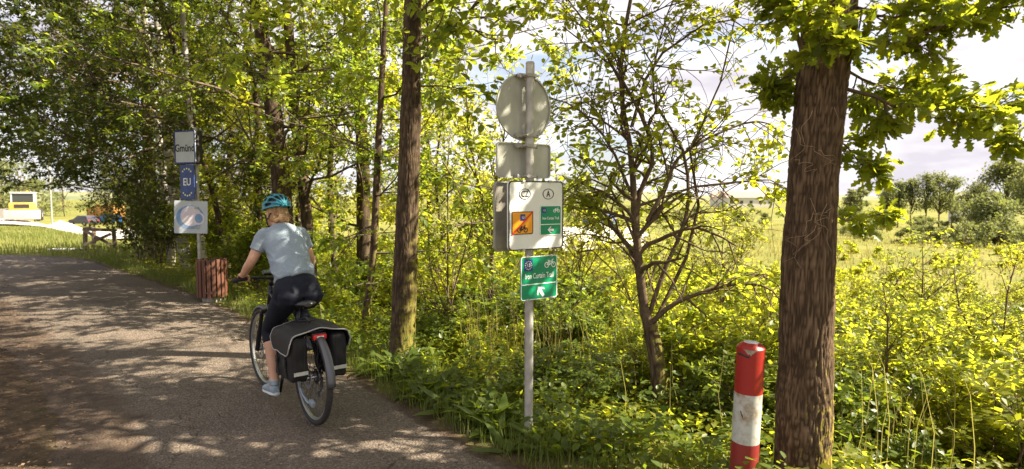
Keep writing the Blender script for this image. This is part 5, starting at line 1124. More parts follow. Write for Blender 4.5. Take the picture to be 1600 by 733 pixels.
# lamp mast, wall, buildings, far mast
lmp = empty('lamp_mast', place(80, 52)); tag(lmp, 'thin grey lamp mast standing in the far grass', 'lamp post'); mb = MB(); mb.tube([(0, 0, -.2), (0, 0, 5), (0, 0, 7.5)], [.07, .06, .05], 10); mb.build('mast', M['steel'], lmp, auto=40); mb = MB(); mb.tube([(0, 0, 7.45), (.5, -.2, 7.6), (.9, -.4, 7.6)], .04, 8); mb.box((1.1, -.5, 7.6), (.6, .25, .12), R(-24), bev=.03); mb.build('lamp_head', M['steel'], lmp, auto=40)
M['plaster'] = pm('plaster', (.5, .47, .42), (.6, .57, .52), 2, .9); M['rooftile'] = pm('rooftile', (.22, .16, .13), (.30, .23, .19), 3, .8)
wl = tag(link('low_wall', (lambda q: (q.box((0, 0, .5), (9, .4, 1.2), bev=.03), q.mesh('low_wall'))[1])(MB()), M['concrete'], None, place(-15, 66) + np.array([0, 0, .1]), (0, 0, R(12))), 'low concrete wall behind the construction machine', 'wall')
def house(px, d, w_, dp_, h, rh, rz, label, roof='rooftile', name='house'):
    p = place(px, d); root = empty(name, p, rz); tag(root, label, 'building')
    mb = MB(); mb.box((0, 0, h / 2 - .3), (w_, dp_, h + .6)); mb.build('wall', M['plaster'], root)
    mb = MB(); x_, y_ = w_ / 2 + .3, dp_ / 2 + .4; V = [(-x_, -y_, h - .1), (x_, -y_, h - .1), (x_, y_, h - .1), (-x_, y_, h - .1), (-x_, 0, h + rh), (x_, 0, h + rh)]; mb.raw(V, [(0, 1, 5, 4), (2, 3, 4, 5), (0, 4, 3), (1, 2, 5), (3, 2, 1, 0)]); rf = mb.build('roof', M[roof], root)
    n_ = max(2, int(w_ / 4))
    for i in range(n_): xx = -w_ / 2 + w_ * (i + .5) / n_; mb = MB(); mb.box((xx, -dp_ / 2 - .01, h * .5), (1.3, .08, 1.2)); mb.build('window', M['glass_dark'], root)
    mb = MB(); mb.box((w_ * .25, .8, h + rh * .8), (.6, .6, 1.2)); mb.build('chimney', M['rooftile'], rf)
house(1165, 250, 20, 9, 3.8, 2.6, R(6), 'long low house with brown roof on the horizon left of the oak'); house(1128, 270, 9, 8, 4.2, 2.4, R(-10), 'small pale house left of the long low house'); house(1520, 110, 5, 5, 3.2, 2.0, R(10), 'little house peeking out between the far trees at right')
M['mast'] = pm('mast', (.42, .48, .55), None, rough=.5)
ms = empty('radio_mast', place(1565, 120)); tag(ms, 'pale mast rising above the large dark tree', 'mast'); mb = MB()
for i in range(3): a_ = i * 2.094; mb.tube([(.4 * math.cos(a_), .4 * math.sin(a_), 0), (.28 * math.cos(a_), .28 * math.sin(a_), 10.5)], .06, 6)
for k_ in range(12):
    for i in range(3): a_, b_ = i * 2.094, (i + 1) * 2.094; r_ = .4 - .12 * k_ / 12; mb.tube([(r_ * math.cos(a_), r_ * math.sin(a_), k_ * .85), (r_ * math.cos(b_), r_ * math.sin(b_), k_ * .85 + .8)], .03, 4)
mb.build('lattice', M['mast'], ms); mb = MB(); mb.box((0, 0, 9.6), (.7, .5, 1.6), bev=.05); mb.build('antenna', M['mast'], ms)
far = tag(link('hill', (lambda: (lambda xs, k2: np_mesh('hill', np.array([(x_, y_, -6 + (z_ * (6 + 3 * math.sin(x_ * .008 + 1) + 2 * math.sin(x_ * .021)) if z_ else 0)) for y_, z_ in ((500, 0), (620, 1), (700, 1.4), (900, 1.5)) for x_ in xs]), [(j * len(xs) + i, j * len(xs) + i + 1, (j + 1) * len(xs) + i + 1, (j + 1) * len(xs) + i) for j in range(3) for i in range(len(xs) - 1)], smooth=True))(np.linspace(-1200, 1200, 160), 0))(), pm('hill_green', (.10, .12, .05), (.2, .19, .09), .02, .95)), kind='structure')
# ------------------------------------------------------------------ bicycle (x forwards, y to the rider's left)
BL = (-1.459, 4.37, .026); BRZ = R(128.9)
bk = empty('bicycle', BL, BRZ); tag(bk, 'black touring bicycle ridden along the asphalt path', 'bicycle')
M['bike_black'] = pm('bike_black', (.012, .012, .014), None, rough=.35); M['rubber'] = pm('rubber', (.018, .017, .016), (.035, .031, .028), 60, .85, bump=.3, bscale=200); M['chrome'] = pm('chrome', (.45, .46, .48), None, rough=.3, metal=.9)
M['bike_grey'] = pm('bike_grey', (.10, .10, .11), None, rough=.4, metal=.4); M['lens_red'] = pm('lens_red', (.62, .012, .012), None, rough=.2); M['silver_blue'] = pm('silver_blue', (.30, .36, .44), None, rough=.4, metal=.5)
WR, WBASE = .345, 1.12
def wheel(x_, rear, steer=0):
    mb = MB(); mb.lathe([(.302, -.012), (.312, -.014), (.315, 0), (.312, .014), (.302, .012), (.290, .008), (.290, -.008), (.302, -.012)], (0, 0, 0), 56, 'Y')
    mb.lathe([(.0, -.05), (.018, -.05), (.018, -.03), (.03, -.028), (.03, -.022), (.014, -.02), (.014, .02), (.03, .022), (.03, .028), (.018, .03), (.018, .05), (0, .05)], (0, 0, 0), 16, 'Y')
    wh = mb.build('wheel', M['chrome'], bk, auto=40, loc=(x_, 0, WR), rot=(0, 0, steer))
    mb = MB(); a_ = np.linspace(0, 2 * np.pi, 64, endpoint=False); mb.tube(np.stack([(WR - .0225) * np.cos(a_), 0 * a_, (WR - .0225) * np.sin(a_)], -1), .0225, 12, closed=True); mb.build('tyre', M['rubber'], wh, smooth=True)
    mb = MB()
    for i in range(32):
        a1 = i * 2 * math.pi / 32; a2 = a1 + (.5 if (i // 2) % 2 else -.5); s_ = .025 if i % 2 else -.025
        mb.tube([(.028 * math.cos(a2), s_, .028 * math.sin(a2)), (.292 * math.cos(a1), 0, .292 * math.sin(a1))], .0014, 4, caps=False)
    mb.build('spokes', M['bike_grey'], wh)
    mb = MB(); mb.lathe([(.055, .036), (.08, .036), (.08, .038), (.055, .038), (.055, .036)], (0, 0, 0), 32, 'Y')
    for i in range(6): mb.tube([(.02 * math.cos(i * 1.047), .037, .02 * math.sin(i * 1.047)), (.058 * math.cos(i * 1.047 + .4), .037, .058 * math.sin(i * 1.047 + .4))], .003, 4)
    mb.build('brake_disc', M['chrome'], wh, auto=40)
    if rear:
        mb = MB()
        for k_ in range(8): r_ = .058 - .0045 * k_; mb.lathe([(r_ - .012, -.026 - .0035 * k_), (r_, -.026 - .0035 * k_), (r_, -.028 - .0035 * k_), (r_ - .012, -.028 - .0035 * k_)], (0, 0, 0), 28, 'Y')
        mb.build('cassette', M['bike_grey'], wh, auto=40)
    return wh
wheel(0, True); wheel(WBASE, False, R(3))
BB = np.array([.46, 0, .29]); ST = np.array([.27, 0, .80]); HT1 = np.array([.90, 0, .92]); HT0 = np.array([.955, 0, .72])
mb = MB(); mb.tube([BB, ST], .018, 12); mb.tube([BB + [.02, 0, .03], HT0 + [-.0, 0, .03]], [.036, .03], 14); mb.tube([HT0, HT1], .024, 14); mb.tube([ST * .55 + BB * .45, HT1 + [.01, 0, -.06]], .019, 12)
for s_ in (-1, 1): mb.tube([(.0, s_ * .062, WR), (.2, s_ * .055, .33), (.42, s_ * .035, .295)], .011, 8); mb.tube([(.0, s_ * .062, WR), (.12, s_ * .055, .55), (.25, s_ * .02, .74)], .0085, 8)
mb.tube([BB + [0, -.045, 0], BB + [0, .045, 0]], .024, 16)
fr = mb.build('frame', M['bike_black'], bk, smooth=True)
mb = MB(); mb.box((.70, 0, .545), (.36, .075, .075), Matrix.Rotation(R(-41), 4, 'Y'), bev=.02); mb.build('battery', M['bike_black'], fr, auto=30)
mb = MB(); mb.tube([ST, ST + np.array([-.022, 0, .065])], .0145, 12); mb.build('seat_post', M['bike_black'], bk, smooth=True)
# saddle
mb = MB(); ring = []
for x_, w_, h_, z_ in ((.05, .03, .012, .872), (.075, .07, .022, .876), (.11, .082, .026, .872), (.17, .065, .024, .868), (.23, .035, .02, .866), (.29, .024, .017, .864), (.33, .014, .012, .860)): ring.append(((x_, 0, z_), (0, w_, 0), (0, 0, h_)))
mb.loft(ring, 16); mb.tube([(.1, .02, .84), (.25, .02, .835)], .004, 6); mb.tube([(.1, -.02, .84), (.25, -.02, .835)], .004, 6); mb.build('saddle', M['bike_black'], bk, auto=50)
# fork
mb = MB(); FC = np.array([WBASE, 0, WR]); ax_ = unit(HT1 - HT0)
mb.tube([HT0 - ax_ * .02, HT0 - ax_ * .03 + [0, .0, 0]], .03, 12); mb.box(tuple(HT0 - ax_ * .025), (.05, .15, .035), bev=.01)
for s_ in (-1, 1): mb.tube([HT0 - ax_ * .03 + [0, s_ * .062, 0], FC + [-.02, s_ * .062, .02]], [.017, .017], 10); mb.tube([HT0 * .45 + FC * .55 + [-.006, s_ * .062, 0], FC + [0, s_ * .062, -.01]], [.022, .02], 12)
mb.build('fork', M['bike_black'], bk, auto=50)
def fender(r_, a0, a1, cx, name='fender'):
    n_ = 28; V = []; pr = [(-.031, -.020), (-.026, -.004), (0, .004), (.026, -.004), (.031, -.020)]
    for i in range(n_ + 1):
        a_ = R(a0 + (a1 - a0) * i / n_)
        for (y_, dr) in pr: V.append((cx + (r_ + dr) * math.cos(a_), y_, WR + (r_ + dr) * math.sin(a_)))
    F = [(i * 5 + k_, i * 5 + k_ + 1, (i + 1) * 5 + k_ + 1, (i + 1) * 5 + k_) for i in range(n_) for k_ in range(4)]
    mb = MB(); mb.raw(V, F); o = mb.build(name, M['bike_grey'], bk, smooth=True); sm = o.modifiers.new('thick', 'SOLIDIFY'); sm.thickness = .0025; return o
fender(.372, 25, 178, 0); fender(.372, 40, 172, WBASE)
# handlebar, stem, grips, display
HB = np.array([.855, 0, .985])
mb = MB(); mb.tube([HT1, HT1 + ax_ * .06], .02, 12); mb.tube([HT1 + ax_ * .05, HB], .017, 10); hbp = np.array([(.79, .31, 1.0), (.83, .18, 1.005), (.855, .07, .99), (.858, 0, .985), (.855, -.07, .99), (.83, -.18, 1.005), (.79, -.31, 1.0)]); Qh, _r = resample(hbp, np.ones(7), 30); mb.tube(Qh, .0125, 12); hb = mb.build('handlebar', M['bike_black'], bk, smooth=True)
for s_ in (-1, 1):
    mb = MB(); mb.tube([(.832, s_ * .175, 1.005), (.785, s_ * .325, .999), (.782, s_ * .332, .999)], [.0175, .0185, .014], 14); mb.build('grip', M['rubber'], hb, smooth=True)
    mb = MB(); mb.tube([(.85, s_ * .15, 1.0), (.885, s_ * .17, .985), (.865, s_ * .25, .975), (.845, s_ * .29, .972)], [.009, .008, .006, .005], 8); mb.box((.85, s_ * .14, .995), (.035, .03, .03), bev=.006); mb.build('brake_lever', M['bike_black'], hb, auto=50)
mb = MB(); mb.box((.83, .045, 1.035), (.055, .085, .022), Matrix.Rotation(R(-28), 4, 'Y'), bev=.007); ds_ = mb.build('display', M['bike_black'], hb, auto=40)
M['screen'] = pm('screen', (.12, .14, .13), None, rough=.12); mb = MB(); mb.box((.826, .045, 1.0475), (.04, .066, .003), Matrix.Rotation(R(-28), 4, 'Y')); mb.build('screen', M['screen'], ds_)
mb = MB(); mb.tube([(.87, .05, 1.0), (.95, .08, .98), (.99, .05, .88), (.95, .03, .78)], .003, 5); mb.tube([(.87, -.06, 1.0), (.96, -.07, .96), (.98, -.04, .86), (.94, -.03, .72)], .003, 5); mb.tube([(.84, .1, 1.0), (.9, .13, .95), (.95, .06, .86)], .003, 5); mb.build('cables', M['bike_black'], hb, smooth=True)
# rack
mb = MB()
for s_ in (-1, 1): mb.tube([(.24, s_ * .05, .72), (-.10, s_ * .06, .71), (-.125, s_ * .045, .71), (-.13, 0, .71)], .006, 8); mb.tube([(0, s_ * .075, WR + .01), (-.04, s_ * .075, .55), (-.08, s_ * .065, .715)], .005, 8); mb.tube([(0.02, s_ * .075, WR + .01), (.08, s_ * .07, .55), (.1, s_ * .06, .715)], .005, 8)
for x_ in (-.08, 0, .12): mb.tube([(x_, -.06, .715), (x_, .06, .715)], .004, 6)
mb.build('rear_rack', M['bike_black'], bk, smooth=True)
mb = MB(); mb.box((-.150, 0, .672), (.03, .098, .040), bev=.010); tl = mb.build('tail_light', M['lens_red'], bk, auto=40); mb = MB(); mb.box((-.170, .0, .672), (.004, .05, .018), bev=.001); mb.build('reflector', M['white_line'], tl); mb = MB(); mb.box((-.132, 0, .675), (.02, .106, .046), bev=.008); mb.build('housing', M['bike_black'], tl)
# drivetrain
ca = R(-78); pl = BB + .17 * np.array([math.cos(ca), 0, math.sin(ca)]); pr_ = BB - .17 * np.array([math.cos(ca), 0, math.sin(ca)])
mb = MB(); mb.lathe([(.05, -.055), (.085, -.055), (.085, -.058), (.05, -.058), (.05, -.055)], tuple(BB), 32, 'Y'); mb.box(tuple(BB), (.13, .085, .13), bev=.03); dr = mb.build('motor', M['bike_black'], bk, auto=40)
mb = MB(); mb.tube([BB + [0, .06, 0], pl + [0, .075, 0]], [.014, .011], 8); mb.tube([BB + [0, -.06, 0], pr_ + [0, -.075, 0]], [.014, .011], 8); mb.build('crank_arm', M['bike_black'], dr, smooth=True)
for c_, s_ in ((pl, 1), (pr_, -1)): mb = MB(); mb.box((c_[0], s_ * .128, c_[2]), (.095, .085, .02), bev=.005); mb.build('pedal', M['bike_grey'], dr, auto=40)
mb = MB(); mb.tube([(.46, -.056, .375), (0, -.036, WR + .04)], .0035, 4); mb.tube([(.46, -.056, .205), (.03, -.04, .20), (0, -.036, .23)], .0035, 4); mb.build('chain', M['bike_grey'], dr)
mb = MB(); mb.tube([(0, -.07, .33), (.015, -.072, .26), (.03, -.06, .20)], [.012, .012, .008], 8); mb.lathe([(0, -.064), (.024, -.064), (.024, -.056), (0, -.056)], (.03, 0, .2), 16, 'Y'); mb.build('derailleur', M['bike_grey'], dr, auto=40)
mb = MB(); mb.tube([(.03, .075, .27), (-.04, .085, .24), (-.20, .11, .235), (-.30, .12, .255)], [.011, .010, .009, .010], 10); mb.box((-.31, .122, .262), (.06, .03, .04), Matrix.Rotation(R(-15), 4, 'Y'), bev=.01); mb.build('kickstand', M['silver_blue'], bk, auto=50)

# ------------------------------------------------------------------ pannier bags (a joined pair over the rack)
M['bag'] = pm('bag', (.010, .009, .009), (.020, .018, .017), 7, .75, bump=.35, bscale=14, spec=.35); M['piping'] = pm('piping', (.30, .30, .29), None, rough=.5); M['reflect'] = pm('reflect', (.42, .42, .36), (.52, .52, .45), 20, .45); M['strap'] = pm('strap', (.015, .015, .016), None, rough=.6)
pn = empty('pannier_bags', BL, BRZ); pn.scale = (1, .92, 1); tag(pn, 'black double pannier bags with pale piping hung over the rear rack', 'pannier')
def soft_box(c, size, r, seed, sub=11, amp=.02, taper=0.0):
    bm = bmesh.new(); bmesh.ops.create_cube(bm, size=1.0); bmesh.ops.subdivide_edges(bm, edges=bm.edges[:], cuts=sub, use_grid_fill=True); h = np.array(size) / 2
    V = np.array([v.co[:] for v in bm.verts]) * size; F = [[v.index for v in f.verts] for f in bm.faces]; bm.free()
    q = np.clip(V, -(h - r), h - r); d = V - q; ln_ = np.linalg.norm(d, axis=1, keepdims=True); V = np.where(ln_ > 1e-6, q + d / np.maximum(ln_, 1e-6) * r, V)
    V[:, 0] *= 1 + taper * (V[:, 2] / size[2]); V = V + unit(V) * ((fbm(V * 14, seed, 2) - .5) * 2 * amp)[:, None] + unit(V * [1, 1, .2]) * (.014 * np.exp(-(V[:, 2:3] / (size[2] * .4)) ** 2)); return V + np.array(c), F
BX0, BX1 = -.15, .20; BT, BBt = .68, .36
for s_ in (1, -1):
    V, F = soft_box(((BX0 + BX1) / 2, s_ * .155, (BT + BBt) / 2), (BX1 - BX0, .125, BT - BBt), .03, 5 + s_, taper=.06); mb = MB(); mb.raw(V, F); bg_ = mb.build('bag', M['bag'], pn, smooth=True)
    mb = MB(); mb.box((BX0 - .021, s_ * .155, .435), (.003, .108, .026), Matrix.Rotation(R(-s_ * 0), 4, 'X')); mb.build('reflective_strip', M['reflect'], bg_)
    for x_ in (-.06, .10):
        mb = MB(); mb.tube([(x_, s_ * .232, .57), (x_, s_ * .238, .52), (x_, s_ * .235, .45), (x_ - .01, s_ * .228, .39)], .009, 6); mb.box((x_, s_ * .240, .50), (.034, .014, .045), bev=.005); mb.build('buckle_strap', M['strap'], bg_, auto=50)
    mb = MB(); mb.box((BX0 - .016, s_ * .128, .56), (.003, .004, .24)); mb.build('seam', M['strap'], bg_)
# flap draped over both bags
cs = np.array([(.242, .555), (.240, .60), (.234, .655), (.218, .695), (.19, .710), (.15, .716), (.10, .722), (.05, .732), (0, .738), (-.05, .732), (-.10, .722), (-.15, .716), (-.19, .710), (-.218, .695), (-.234, .655), (-.240, .60), (-.242, .555)])
csd, _ = resample(np.c_[cs, 0 * cs[:, 0]], np.ones(len(cs)), 61); xs = np.linspace(BX0 - .022, BX1 + .025, 16)
Vf = np.array([[(x_ + (0.0), a_[0], a_[1] + .018 * (vnoise(np.array([[x_ * 13, a_[0] * 11, 2.0]]), 4)[0] - .5) + .02 * (1 if abs(a_[0]) < .19 else .2) * math.sin(math.pi * j / 15)) for a_ in csd] for j, x_ in enumerate(xs)])
# round the hanging corners
for j in range(16):
    e = min(j, 15 - j); lift_ = max(0, 3 - e) ** 2 * .009
    for k_ in range(61):
        dd = max(0, 8 - min(k_, 60 - k_)) / 8; Vf[j, k_, 2] += lift_ * dd
idx = np.arange(16 * 61).reshape(16, 61); F = np.stack([idx[:-1, :-1], idx[:-1, 1:], idx[1:, 1:], idx[1:, :-1]], -1).reshape(-1, 4)
fl = link('flap', np_mesh('flap', Vf.reshape(-1, 3), F, smooth=True), M['bag'], pn); sm = fl.modifiers.new('thick', 'SOLIDIFY'); sm.thickness = .006; sm.offset = 0
loop = np.vstack([Vf[0], Vf[1:15, -1], Vf[15, ::-1], Vf[14:0:-1, 0]]); mb = MB(); mb.tube(loop, .0052, 8, closed=True); mb.build('piping', M['piping'], fl, smooth=True)
mb = MB(); mb.tube([(-.04, .03, .768), (.02, .035, .79), (.10, .03, .768)], [.008, .009, .008], 8); mb.box((.10, 0, .758), (.10, .14, .008), bev=.003); mb.build('carry_handle', M['strap'], fl, smooth=True)

# ------------------------------------------------------------------ rider
M['skin'] = pm('skin', (.50, .27, .17), (.58, .33, .22), 14, .5, bump=.05); M['shirt'] = pm('shirt', (.20, .25, .30), (.25, .30, .35), 90, .85, bump=.2, bscale=160, stretch=(1, 1, 1.6)); M['tights'] = pm('tights', (.007, .008, .015), (.012, .014, .023), 12, .78, bump=.1, spec=.2)
M['hair'] = pm('hair', (.26, .14, .06), (.46, .29, .14), 40, .5, stretch=(1, 1, .25), bump=.5, bscale=120); M['shoe'] = pm('shoe', (.18, .24, .28), (.28, .34, .38), 22, .7, bump=.2); M['sole'] = pm('sole', (.52, .53, .52), None, rough=.6); M['helmet'] = pm('helmet', (.012, .15, .21), (.02, .19, .25), 5, .38); M['liner'] = pm('liner', (.012, .014, .016), None, rough=.7)
def remesh(mb, voxel, smooth=6, name='body', wr=None):
    me = mb.mesh('tmp'); ob = bpy.data.objects.new('tmp', me); C.objects.link(ob)
    rm = ob.modifiers.new('r', 'REMESH'); rm.mode = 'VOXEL'; rm.voxel_size = voxel; rm.use_smooth_shade = True
    s_ = ob.modifiers.new('s', 'SMOOTH'); s_.iterations = smooth; s_.factor = .5
    dg = bpy.context.evaluated_depsgraph_get(); dg.update(); me2 = bpy.data.meshes.new_from_object(ob.evaluated_get(dg)); bpy.data.objects.remove(ob); me2.name = name
    if wr:
        n_ = len(me2.vertices); co = np.empty(n_ * 3, np.float32); no = np.empty(n_ * 3, np.float32); me2.vertices.foreach_get('co', co); me2.vertices.foreach_get('normal', no); co = co.reshape(-1, 3); no = no.reshape(-1, 3)
        co = co + no * wr(co)[:, None]; me2.vertices.foreach_set('co', np.ascontiguousarray(co, np.float32).ravel()); me2.update()
    return me2
def limb_loft(mb, pts, rad, n_=14, seg=16):
    Q, r_ = resample(pts, rad, n_); mb.tube(Q, r_, seg); return mb
A_ = np.array
SP = [A_((.255, 0, .885)), A_((.275, 0, .95)), A_((.335, 0, 1.06)), A_((.43, 0, 1.185)), A_((.53, 0, 1.30)), A_((.585, 0, 1.375)), A_((.615, 0, 1.42))]
HWT = [.155, .176, .130, .134, .148, .138, .072]; HDT = [.105, .128, .098, .112, .112, .085, .06]
def torso(mb, grow_=0.0, i0=0, i1=7):
    rings = []
    for i in range(i0, i1):
        t = unit(SP[min(i + 1, 6)] - SP[max(i - 1, 0)]); back = unit(np.cross(A_((0, 1.0, 0)), t)); rings.append((SP[i], A_((0, 1.0, 0)) * (HWT[i] + grow_), back * (HDT[i] + grow_)))
    c = A_([r_[0] for r_ in rings]); a_ = A_([r_[1] for r_ in rings]); b_ = A_([r_[2] for r_ in rings]); n_ = 26
    c2, _ = resample(c, np.ones(len(c)), n_); a2, _ = resample(a_, np.ones(len(c)), n_); b2, _ = resample(b_, np.ones(len(c)), n_)
    mb.loft(list(zip(c2, a2, b2)), 28); return mb
SHL, ELL, WRL = A_((.575, .145, 1.355)), A_((.60, .235, 1.165)), A_((.755, .262, 1.035))
SHR, ELR, WRR = A_((.575, -.145, 1.355)), A_((.61, -.225, 1.165)), A_((.755, -.262, 1.035))
HIL, KNL, ANL = A_((.28, .085, .90)), A_((.565, .125, .625)), A_((.44, .135, .225)); HIR, KNR, ANR = A_((.28, -.085, .90)), A_((.665, -.115, .79)), A_((.335, -.135, .565))
def arm(mb, a_, b_, c_, g=0.0): limb_loft(mb, [a_, (a_ + b_) / 2, b_, b_ * .6 + c_ * .4, c_], A_([.050, .044, .037, .037, .025]) + g, 18); return mb
def calf(mb, k_, an, g=0.0):
    back = unit(np.cross(an - k_, A_((0, 1.0, 0)))); back = back if back[0] < 0 else -back
    limb_loft(mb, [k_, k_ * .72 + an * .28 + back * .014, k_ * .45 + an * .55 + back * .008, k_ * .15 + an * .85, an], A_([.055, .056, .046, .034, .036]) + g, 18); return mb
def thigh(mb, h_, k_, g=0.0): limb_loft(mb, [h_, h_ * .7 + k_ * .3, h_ * .35 + k_ * .65, k_], A_([.098, .088, .070, .058]) + g, 16); return mb
body = MB(); torso(body, -.012)
HC = A_((.69, .008, 1.528)); fwd = unit(A_((.985, .10, -.06))); lat = unit(np.cross(A_((0, 0, 1.0)), fwd)); upv = np.cross(fwd, lat)
def hp(f_, l_, u_): return HC + fwd * f_ + lat * l_ + upv * u_
limb_loft(body, [A_((.585, 0, 1.37)), A_((.625, 0, 1.43)), HC + A_((-.01, 0, -.07))], [.066, .054, .052])
rings = [(hp(.0 + f0, 0, u_), lat * w_, fwd * l_) for u_, w_, l_, f0 in ((-.118, .028, .030, .062), (-.10, .046, .055, .040), (-.07, .058, .078, .022), (-.03, .068, .088, .010), (.02, .074, .096, 0), (.06, .073, .097, -.004), (.09, .062, .084, -.006), (.112, .036, .05, -.008), (.12, .012, .018, -.008))]
body.loft(rings, 24)
body.loft([(hp(.098, 0, -.002), lat * .008, upv * .014), (hp(.113, 0, -.022), lat * .013, upv * .014), (hp(.100, 0, -.034), lat * .014, upv * .008)], 12)
body.loft([(hp(.085, 0, -.062), lat * .022, upv * .006), (hp(.099, 0, -.062), lat * .014, upv * .008)], 10)
body.loft([(hp(.085, 0, .022), lat * .05, upv * .010), (hp(.098, 0, .020), lat * .034, upv * .006)], 12)
for s_ in (-1, 1): body.loft([(hp(-.012, s_ * .068, -.012), fwd * .012, upv * .028), (hp(-.022, s_ * .084, -.008), fwd * .016, upv * .032), (hp(-.024, s_ * .088, -.006), fwd * .010, upv * .024)], 12)
arm(body, SHL, ELL, WRL); arm(body, SHR, ELR, WRR)
def hand(mb, wr_, s_):
    g = A_((.808, s_ * .25, 1.003)); axg = unit(A_((-.3, s_ * 1.0, -.03)))        # the grip runs along axg
    knu = g + A_((.012, 0, .034)); mb.loft([(wr_, axg * .026, A_((0, 0, .020))), (wr_ * .5 + knu * .5 + A_((0, 0, .006)), axg * .036, A_((.006, 0, .017))), (knu, axg * .041, A_((.004, 0, .014)))], 16)
    for i, (off, r_) in enumerate(((-.031, .0088), (-.0105, .0092), (.0105, .0088), (.030, .0078))):      # four fingers curled over the grip
        c_ = g + axg * off * s_ * s_; k1 = 1.0 - .06 * abs(i - 1.3)
        pts = [c_ + A_((-.002, 0, .032)), c_ + A_((.022, 0, .026)) * k1, c_ + A_((.033, 0, .004)) * k1, c_ + A_((.024, 0, -.020)) * k1, c_ + A_((.004, 0, -.028)) * k1]; limb_loft(mb, pts, [r_, r_, r_ * .95, r_ * .9, r_ * .75], 12, 10)
    th0 = wr_ * .55 + knu * .45 - axg * .026; limb_loft(mb, [th0, g - axg * .048 + A_((-.02, 0, .012)), g - axg * .05 + A_((-.012, 0, -.014)), g - axg * .046 + A_((.010, 0, -.027))], [.013, .0115, .010, .008], 12, 10)
hand(body, WRL, 1); hand(body, WRR, -1)
thigh(body, HIL, KNL, -.01); thigh(body, HIR, KNR, -.01); calf(body, KNL, ANL); calf(body, KNR, ANR)
for an in (ANL, ANR): limb_loft(body, [an, an + A_((.03, 0, -.035)), an + A_((.12, 0, -.06))], [.036, .034, .028])
bme = remesh(body, .0062, 3, 'person'); rider = link('person', bme, M['skin'], None, BL, (0, 0, BRZ)); tag(rider, 'cyclist seen from behind in pale blue T-shirt, dark cropped leggings and teal helmet', 'person')
for p in bme.polygons: p.use_smooth = True
# eyes
M['eye'] = pm('eye', (.03, .025, .02), None, rough=.2)
for s_ in (-1, 1): mb = MB(); mb.loft([(hp(.086, s_ * .031, .004), lat * .012, upv * .006), (hp(.092, s_ * .031, .004), lat * .007, upv * .004)], 10); mb.build('eye', M['eye'], rider)
# T-shirt
sh_ = MB(); torso(sh_, .014, 2, 7); sh_.loft([(A_((.332, 0, 1.055)) + A_((-.012, 0, -.03)), A_((0, .152, 0)), unit(A_((-.8, 0, .5))) * .122), (A_((.335, 0, 1.06)), A_((0, .147, 0)), unit(A_((-.8, 0, .5))) * .116), (A_((.43, 0, 1.185)), A_((0, .150, 0)), unit(A_((-.75, 0, .6))) * .124)], 28)
for a_, b_ in ((SHL, ELL), (SHR, ELR)):
    e = a_ * .42 + b_ * .58; limb_loft(sh_, [a_ * 1.0 + (SP[5] - a_) * .35 + A_((0, 0, .0)), a_ + A_((0, 0, .004)), e], [.054, .058, .057], 10, 18)
def wrk(co):
    bk_ = co[:, 0] * .7 - co[:, 2] * .7; q = np.stack([co[:, 1] * 9 + co[:, 2] * 7, co[:, 2] * 16 - co[:, 0] * 5, co[:, 0] * 3], -1); r_ = 1 - np.abs(2 * vnoise(q, 21) - 1); q2 = np.stack([co[:, 1] * 7 - co[:, 2] * 11, co[:, 2] * 9 + co[:, 1] * 6, co[:, 0] * 4], -1); r2 = 1 - np.abs(2 * vnoise(q2, 31) - 1)
    lowm = np.clip((1.36 - co[:, 2]) / .25, .25, 1); return (r_ ** 3 * .011 + r2 ** 4 * .010) * lowm - .003
sme = remesh(sh_, .0065, 7, 't_shirt', wrk); link('t_shirt', sme, M['shirt'], rider)
for p in sme.polygons: p.use_smooth = True
# leggings
lg = MB(); torso(lg, .004, 0, 3)
for s_ in (-1, 1): lg.loft([(A_((.22, s_ * .078, .985)), A_((0, .065, 0)), A_((-.05, 0, .02))), (A_((.195, s_ * .083, .925)), A_((0, .088, 0)), A_((-.085, 0, .0))), (A_((.21, s_ * .08, .885)), A_((0, .080, 0)), A_((-.085, 0, -.02))), (A_((.26, s_ * .08, .86)), A_((0, .06, 0)), A_((-.05, 0, -.04)))], 20)
thigh(lg, HIL, KNL, .004); thigh(lg, HIR, KNR, .004)
for k_, an, tt_ in ((KNL, ANL, .26), (KNR, ANR, .6)):
    back = unit(np.cross(an - k_, A_((0, 1.0, 0)))); back = back if back[0] < 0 else -back; limb_loft(lg, [k_, k_ * .86 + an * .14 + back * .006, k_ * (1 - tt_) + an * tt_ + back * .013], [.061, .061, .0615 if tt_ < .3 else .054], 8)
lme = remesh(lg, .0085, 5, 'leggings'); lgo = link('leggings', lme, M['tights'], rider)
for p in lme.polygons: p.use_smooth = True
M['badge'] = pm('badge', (.16, .17, .2), None, rough=.4); mb = MB(); mb.loft([(A_((.232, -.055, 1.035)), A_((0, .012, 0)), A_((0.003, 0, .006))), (A_((.228, -.055, 1.035)), A_((0, .012, 0)), A_((0.003, 0, .006)))], 12); mb.build('badge', M['badge'], lgo)
